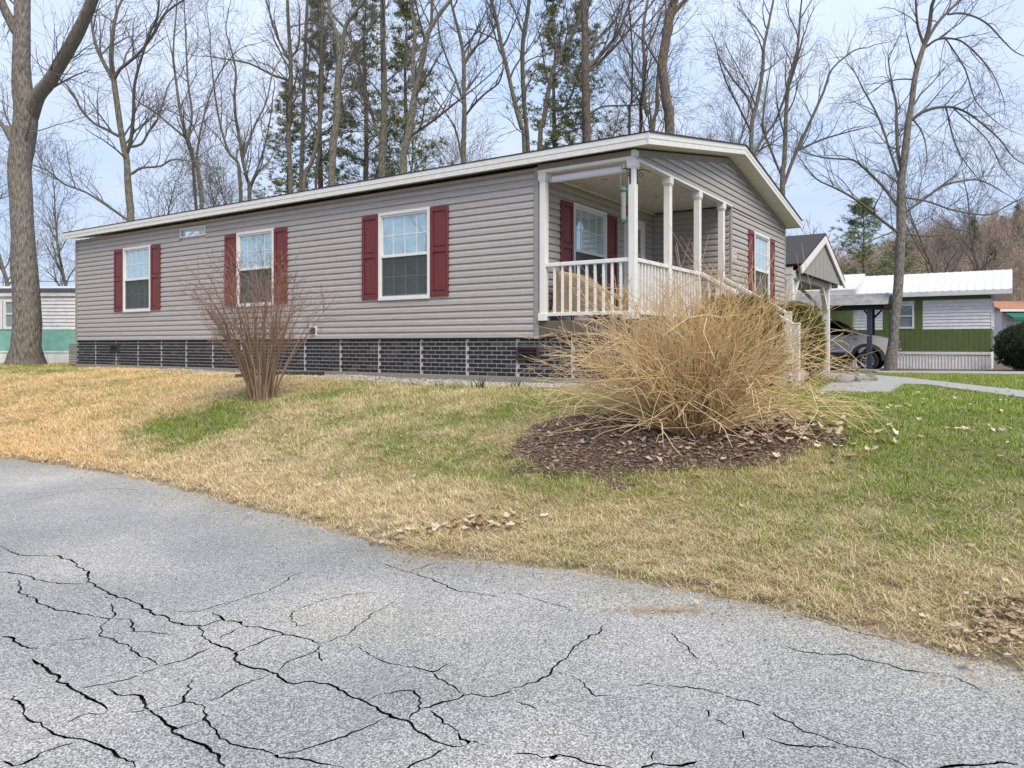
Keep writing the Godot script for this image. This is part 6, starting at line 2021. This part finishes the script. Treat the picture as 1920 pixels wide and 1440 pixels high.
	tm.prism(PackedVector2Array([Vector2(0, 3.39), Vector2(2.0, 3.62), Vector2(4.0, 3.39), Vector2(4.0, 3.27), Vector2(0, 3.27)]), 0.0, 14.0)
	part(o, "roof", tm.mesh(), M.roof_metal, Vector3(0, 0, 0), Vector3(0, PI / 2, 0), Vector3(1, 1, -1))
	boxpart(o, "step_box", Vector3(-2.9, 1.10, 0.22), Vector3(0.55, 0.34, 0.36), M.panel_white)
	# far trailer with an orange roof and a green awning
	o = thing("orange_roofed_trailer", "far trailer with orange-brown roof and dark green awning at the right edge", "trailer", Vector3(29.75, 0, -45.0), deg_to_rad(-4))
	boxpart(o, "body", Vector3(4.0, 2.1, -2.0), Vector3(8.0, 3.2, 4.0), M.panel_white, 0.0)
	var om := MB.new()
	om.prism(PackedVector2Array([Vector2(-0.3, 3.75), Vector2(2.0, 4.35), Vector2(4.3, 3.75), Vector2(4.3, 3.70), Vector2(-0.3, 3.70)]), 0.0, 8.6)
	part(o, "roof", om.mesh(), M.roof_orange, Vector3(-0.2, 0, 0), Vector3(0, -PI / 2, 0), Vector3(-1, 1, -1))
	boxpart(o, "fascia_board", Vector3(4.0, 3.66, 0.3), Vector3(8.5, 0.14, 0.05), M.white)
	var aw := MB.new()
	aw.prism(PackedVector2Array([Vector2(0.03, 3.60), Vector2(1.1, 3.22), Vector2(1.1, 3.02), Vector2(1.08, 3.02), Vector2(1.08, 3.20), Vector2(0.03, 3.56)]), 0.0, 3.4)
	part(o, "awning", aw.mesh(), M.awning_green, Vector3(3.45, 0, 0), Vector3(0, -PI / 2, 0))
	plain_window(o, Vector3(1.1, 2.6, 0.01), 1.1, 1.2)
	plain_window(o, Vector3(3.0, 2.6, 0.01), 0.9, 1.2)

func grey_carport() -> void:
	var o := thing("grey_carport", "low grey carport with dark posts sheltering the silver truck", "carport", Vector3(13.5, 0, -26.5), deg_to_rad(-34.12))
	var b := MB.new()
	b.prism(PackedVector2Array([Vector2(0.35, 3.03), Vector2(0.38, 3.03), Vector2(-0.33, 3.46), Vector2(-0.36, 3.44)]), 0.0, 5.4)
	part(o, "slanted_fascia", b.mesh(), M.carport_grey, Vector3(-5.4, 0, 0), Vector3(0, -PI / 2, 0), Vector3(1, 1, -1))
	b = MB.new()
	b.prism(PackedVector2Array([Vector2(0.33, 3.03), Vector2(-0.34, 3.42), Vector2(-1.0, 3.03)]), 0.0, 0.05)
	part(o, "end_board", b.mesh(), M.carport_dark, Vector3(0, 0, 0), Vector3(0, -PI / 2, 0), Vector3(1, 1, -1))
	boxpart(o, "roof_deck", Vector3(-2.7, 3.05, -2.1), Vector3(5.3, 0.05, 4.1), M.carport_dark, 0.0)
	boxpart(o, "beam", Vector3(-2.75, 2.93, 0.12), Vector3(5.2, 0.16, 0.12), M.carport_dark)
	for k in 17:
		b = MB.new()
		b.bar(Vector3(-5.25 + k * 0.32, 3.47, -0.35), Vector3(-5.25 + k * 0.32, 3.12, -4.1), 0.09, 0.045, 0.01)
		part(o, "roof_rib", b.mesh(), M.roof_metal)
	for p in [[-0.62, 0.12, 0.16, "post_blue"], [-1.07, -3.81, 0.13, "carport_dark"], [-5.1, 0.12, 0.13, "carport_dark"], [-5.1, -3.81, 0.13, "carport_dark"]]:
		var y0 := 0.55
		var top := 2.90 if p[1] > 0 else 3.02
		boxpart(o, "post", Vector3(p[0], (y0 + top) / 2, p[1]), Vector3(p[2], top - y0, p[2]), M[p[3]], 0.008)
		if p[1] < 0:
			for s in [-1, 1]:
				b = MB.new()
				b.bar(Vector3(p[0], 2.65, p[1]), Vector3(p[0] + s * 0.33, 3.0, p[1]), 0.07, 0.07, 0.004)
				part(o, "brace", b.mesh(), M[p[3]])
	boxpart(o, "footing", Vector3(-0.62, ground_y(13.0, -26.85) + 0.03, 0.16), Vector3(0.7, 0.10, 0.35), M.concrete, 0.01)

func truck() -> void:
	var at := Vector3(12.64, 0, -30.0)
	at.y = ground_y(13.6, -28.3)
	var o := thing("pickup_truck", "silver pickup truck with dark wheel flares parked under the grey carport", "truck", at, deg_to_rad(-34.12))
	var hw := 0.97
	var prof := PackedVector2Array([Vector2(-2.95, 0.62), Vector2(-2.95, 1.30), Vector2(-1.35, 1.32), Vector2(1.36, 1.35), Vector2(1.46, 1.40), Vector2(2.0, 1.34), Vector2(2.45, 1.22), Vector2(2.66, 1.08), Vector2(2.70, 0.80), Vector2(2.62, 0.58), Vector2(2.30, 0.56)])
	for k in range(1, 10):
		var a := lerpf(0.25, PI - 0.25, k / 10.0)
		prof.append(Vector2(1.75 + 0.52 * cos(a), 0.42 + 0.52 * sin(a)))
	prof.append(Vector2(1.2, 0.52))
	prof.append(Vector2(-1.2, 0.52))
	for k in range(1, 10):
		var a := lerpf(0.25, PI - 0.25, k / 10.0)
		prof.append(Vector2(-1.75 + 0.52 * cos(a), 0.42 + 0.52 * sin(a)))
	var b := MB.new()
	b.prism(prof, -hw, hw)
	part(o, "body", b.mesh(), M.truck_paint)
	# cab
	b = MB.new()
	var lo := [Vector3(-0.96, 1.32, hw - 0.03), Vector3(1.36, 1.34, hw - 0.03), Vector3(1.46, 1.38, 0), Vector3(1.36, 1.34, -hw + 0.03), Vector3(-0.96, 1.32, -hw + 0.03)]
	var hi := [Vector3(-0.82, 1.93, hw - 0.22), Vector3(0.46, 1.94, hw - 0.22), Vector3(0.52, 1.96, 0), Vector3(0.46, 1.94, -hw + 0.22), Vector3(-0.82, 1.93, -hw + 0.22)]
	for k in 5:
		b.quad(lo[k], lo[(k + 1) % 5], hi[(k + 1) % 5], hi[k])
	b.quad(hi[0], hi[1], hi[3], hi[4])
	b.tri(hi[1], hi[2], hi[3])
	part(o, "cab", b.mesh(), M.truck_paint)
	var inner := MB.new()
	inner.box(Vector3(-0.3, 1.3, 0), Vector3(1.6, 0.1, 1.6))
	# glazing stands a little proud of the cab shell
	for s in [-1.0, 1.0]:
		for w in [[-0.82, -0.02, -0.72, -0.02], [0.08, 1.18, 0.08, 0.48]]:
			b = MB.new()
			var f := func(x: float, t: float) -> Vector3: return Vector3(x, lerpf(1.37, 1.88, t), s * lerpf(hw - 0.035, hw - 0.20, t) + s * 0.008)
			b.quad(f.call(w[0], 0.0), f.call(w[1], 0.0), f.call(w[3], 1.0), f.call(w[2], 1.0))
			part(o, "side_window", b.mesh(), M.tinted_glass)
			part(o, "window_backing", b.mesh(), M.dark_void, Vector3(0, 0, -s * 0.004))
	for s in [-1.0, 1.0]:
		b = MB.new()
		b.quad(Vector3(1.34, 1.39, s * 0.86), Vector3(1.44, 1.42, 0), Vector3(0.56, 1.93, 0), Vector3(0.50, 1.91, s * 0.70))
		part(o, "windshield", b.mesh(), M.tinted_glass, Vector3(0.02, 0.01, 0))
		part(o, "windshield_backing", b.mesh(), M.dark_void, Vector3(0.016, 0.006, 0))
	# door skins, sills, flares
	for s in [-1.0, 1.0]:
		for dd in [[-0.94, 0.0, "rear_door"], [0.02, 1.20, "door"]]:
			var q := boxpart(o, dd[2], Vector3((dd[0] + dd[1]) / 2, 1.0, s * (hw + 0.006)), Vector3(dd[1] - dd[0], 0.60, 0.014), M.truck_paint, 0.004)
			boxpart(q, "handle", Vector3(-(dd[1] - dd[0]) / 2 + 0.16, 0.17, s * 0.02), Vector3(0.20, 0.075, 0.03), M.truck_grey, 0.008)
		boxpart(o, "rocker_panel", Vector3(0.0, 0.60, s * (hw + 0.008)), Vector3(2.35, 0.18, 0.03), M.truck_grey, 0.008)
		boxpart(o, "fender_badge", Vector3(1.32, 1.20, s * (hw + 0.004)), Vector3(0.16, 0.03, 0.012), M.chrome, 0.003)
		for x in [-1.75, 1.75]:
			b = MB.new()
			for k in 14:
				var a0 := lerpf(-0.05, PI + 0.05, k / 14.0)
				var a1 := lerpf(-0.05, PI + 0.05, (k + 1) / 14.0)
				var z: float = s * (hw + 0.035)
				var q := [Vector3(x + 0.50 * cos(a0), 0.42 + 0.50 * sin(a0), z), Vector3(x + 0.50 * cos(a1), 0.42 + 0.50 * sin(a1), z), Vector3(x + 0.64 * cos(a1), 0.42 + 0.62 * sin(a1), z), Vector3(x + 0.64 * cos(a0), 0.42 + 0.62 * sin(a0), z)]
				var back := Vector3(0, 0, -s * 0.06)
				b.poly_out([q[0], q[1], q[2], q[3]], q[0] + back)
				b.poly_out([q[3], q[2], q[2] + back, q[3] + back], Vector3(x, 0.42, z))
				b.poly_out([q[0], q[1], q[1] + back * 3, q[0] + back * 3], Vector3(x, 2.0, z))
			part(o, "wheel_flare", b.mesh(), M.truck_grey)
			wheel(o, Vector3(x, 0.39, s * (hw - 0.10)), s)
		boxpart(o, "headlight", Vector3(2.55, 1.02, s * 0.80), Vector3(0.24, 0.24, 0.32), M.lamp_lens, 0.03)
		boxpart(o, "mirror", Vector3(1.14, 1.46, s * (hw + 0.14)), Vector3(0.10, 0.22, 0.18), M.truck_grey, 0.03)
	boxpart(o, "bumper", Vector3(2.72, 0.66, 0), Vector3(0.20, 0.26, 1.94), M.chrome, 0.05)
	boxpart(o, "grille", Vector3(2.69, 0.98, 0), Vector3(0.08, 0.28, 1.25), M.truck_grey, 0.02)
	boxpart(o, "underbody", Vector3(0, 0.50, 0), Vector3(5.0, 0.16, 1.3), M.carport_dark, 0.02)

func wheel(o: Node, at: Vector3, s: float) -> void:
	var w := holder(o, "wheel", at)
	var ax := Vector3(0, 0, s)
	var b := MB.new()
	b.lathe(Vector3.ZERO, [[0.24, 0.10], [0.28, 0.12], [0.34, 0.125], [0.375, 0.10], [0.39, 0.05], [0.39, -0.08], [0.36, -0.12], [0.24, -0.12]], 30, ax)
	part(w, "tyre", b.mesh(), M.rubber)
	b = MB.new()
	b.lathe(Vector3.ZERO, [[0.245, 0.10], [0.235, 0.118], [0.215, 0.10], [0.205, 0.03], [0.0, 0.02]], 30, ax)
	part(w, "rim", b.mesh(), M.truck_grey)
	b = MB.new()
	b.lathe(Vector3.ZERO, [[0.247, 0.098], [0.240, 0.122], [0.214, 0.112], [0.210, 0.06]], 30, ax)
	b.lathe(Vector3.ZERO, [[0.0, 0.115], [0.05, 0.112], [0.065, 0.09], [0.065, 0.03]], 16, ax)
	for k in 5:
		var a := TAU * k / 5 + 0.3
		var d := Vector3(cos(a), sin(a), 0)
		for e in [-1, 1]:
			var sd: Vector3 = d.cross(ax) * 0.03 * e
			b.bar(d * 0.04 + ax * 0.085 + sd, d * 0.225 + ax * 0.10 + sd * 1.7, 0.036, 0.04, 0.006, ax)
	part(w, "spokes", b.mesh(), M.alloy)

func wire() -> void:
	var pts := PackedVector3Array()
	var rad := PackedFloat32Array()
	for k in 21:
		var t := k / 20.0
		pts.append(Vector3(lerpf(-48, -12, t), 4.75 - 0.9 * t + 3.0 * (t - 0.5) * (t - 0.5), -30.0 - 2.0 * t))
		rad.append(0.012)
	var b := MB.new()
	b.tube(pts, rad, 5)
	var o := part(self, "utility_wire", b.mesh(), M.iron)
	tag(o, "thin dark overhead wire above the teal trailer", "wire")

# ---------------------------------------------------------------- sky
func sky_image() -> ImageTexture:
	var f := FastNoiseLite.new()
	f.seed = 17
	f.noise_type = FastNoiseLite.TYPE_SIMPLEX_SMOOTH
	f.frequency = 1.0
	f.fractal_octaves = 5
	var w := 1024
	var h := 512
	var im := Image.create(w, h, false, Image.FORMAT_RGBF)
	var blue_top := Color(0.29, 0.39, 0.58)
	var blue_low := Color(0.37, 0.46, 0.60)
	for y in h:
		var el := PI * (0.5 - (y + 0.5) / h)
		for x in w:
			var az := TAU * (x + 0.5) / w
			var c := Color(0.42, 0.46, 0.52)
			if el > -0.02:
				var d := Vector3(cos(el) * sin(az), sin(el), cos(el) * cos(az))
				var q := d / (0.28 + maxf(d.y, 0.0)) * 0.9
				var n := 0.5 + 0.62 * f.get_noise_3d(q.x * 1.1, d.y * 2.0, q.z * 1.1)
				var n2 := 0.5 + 0.5 * f.get_noise_3d(q.x * 2.6 + 40, d.y * 4.0, q.z * 2.6)
				var cover := smoothstep(0.20, 0.62, n * 0.72 + n2 * 0.28)
				var cloud := Color(0.42, 0.465, 0.565).lerp(Color(0.55, 0.565, 0.62), n2)
				c = blue_low.lerp(blue_top, clampf(d.y * 1.2, 0, 1)).lerp(cloud, cover * 0.86)
				c = c.lerp(Color(0.53, 0.565, 0.64), 0.6 * pow(1.0 - clampf(d.y, 0, 1), 6.0))
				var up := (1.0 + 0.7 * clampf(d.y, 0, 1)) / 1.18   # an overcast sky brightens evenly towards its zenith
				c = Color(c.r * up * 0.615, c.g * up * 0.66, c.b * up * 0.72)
			im.set_pixel(x, y, c)
	return ImageTexture.create_from_image(im)

func _ready() -> void:
	rng.seed = 2024
	nz.seed = 3
	nz.noise_type = FastNoiseLite.TYPE_SIMPLEX_SMOOTH
	nz.frequency = 0.01
	for e in EDGE:
		edge.append(Vector2(e[0], e[1]))
	for e in WALK:
		walk.append(Vector2(e[0], e[1]))
	# camera: eye 1.6 m above the road, lens shifted down so that uprights stay upright
	var cam := Camera3D.new()
	cam.name = "camera"
	cam.near = 0.1
	cam.far = 1500.0
	cam.projection = Camera3D.PROJECTION_FRUSTUM
	cam.size = 0.1 * 1440.0 / 1388.0
	cam.frustum_offset = Vector2(0, -0.1 * 74.0 / 1388.0)
	cam.position = Vector3(0, 1.6, 0)
	add_child(cam)
	cam.make_current()
	# sky, light, exposure: thin bright overcast, the sun a broad soft glow high over the viewer's right shoulder
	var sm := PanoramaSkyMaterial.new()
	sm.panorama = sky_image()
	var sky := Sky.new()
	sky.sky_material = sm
	var env := Environment.new()
	env.background_mode = Environment.BG_SKY
	env.sky = sky
	env.tonemap_mode = Environment.TONE_MAPPER_LINEAR
	env.tonemap_exposure = 2.6
	env.sdfgi_enabled = true
	env.ssao_enabled = true
	env.ssil_enabled = true
	var we := WorldEnvironment.new()
	we.name = "environment"
	we.environment = env
	add_child(we)
	var sun := DirectionalLight3D.new()
	sun.name = "sun"
	sun.light_energy = 0.5
	sun.light_color = Color(1.0, 0.94, 0.84)
	sun.light_angular_distance = 30.0
	sun.shadow_enabled = true
	add_child(sun)
	sun.look_at_from_position(Vector3.ZERO, Vector3(-0.28, -0.76, -0.58))
	make_materials()
	print("ground"); ground()
	print("road"); road()
	hard_landscape()
	print("house"); house()
	canopy()
	trailers()
	grey_carport()
	print("trees"); traced_trees()
	generic_trees()
	pines()
	far_wood()
	print("shrubs"); arching_shrub()
	vase_shrub()
	evergreen("clipped_evergreen", "clipped yellow-green evergreen against the porch rail, left of the steps", on(3.60, -11.85), Vector3(1.35, 1.42, 1.0), 51, Color(0.115, 0.110, 0.018), Color(0.27, 0.20, 0.035), 7000, 0.085, 3.0)
	evergreen("clipped_evergreen", "clipped green evergreen right of the porch steps below the gable window", on(5.38, -14.25), Vector3(1.10, 1.48, 1.1), 52, Color(0.075, 0.095, 0.018), Color(0.20, 0.20, 0.035), 6000, 0.085, 2.8)
	evergreen("dark_evergreen", "dense dark rounded evergreen at the right end of the green trailer", on(19.75, -28.0), Vector3(2.5, 1.75, 2.2), 53, Color(0.018, 0.032, 0.012), Color(0.055, 0.085, 0.030), 9000, 0.10, 2.4)
	truck()
	porch_things()
	small_plants()
	wire()
	print("litter"); litter()
	print("lawn"); lawn()
	print("done")
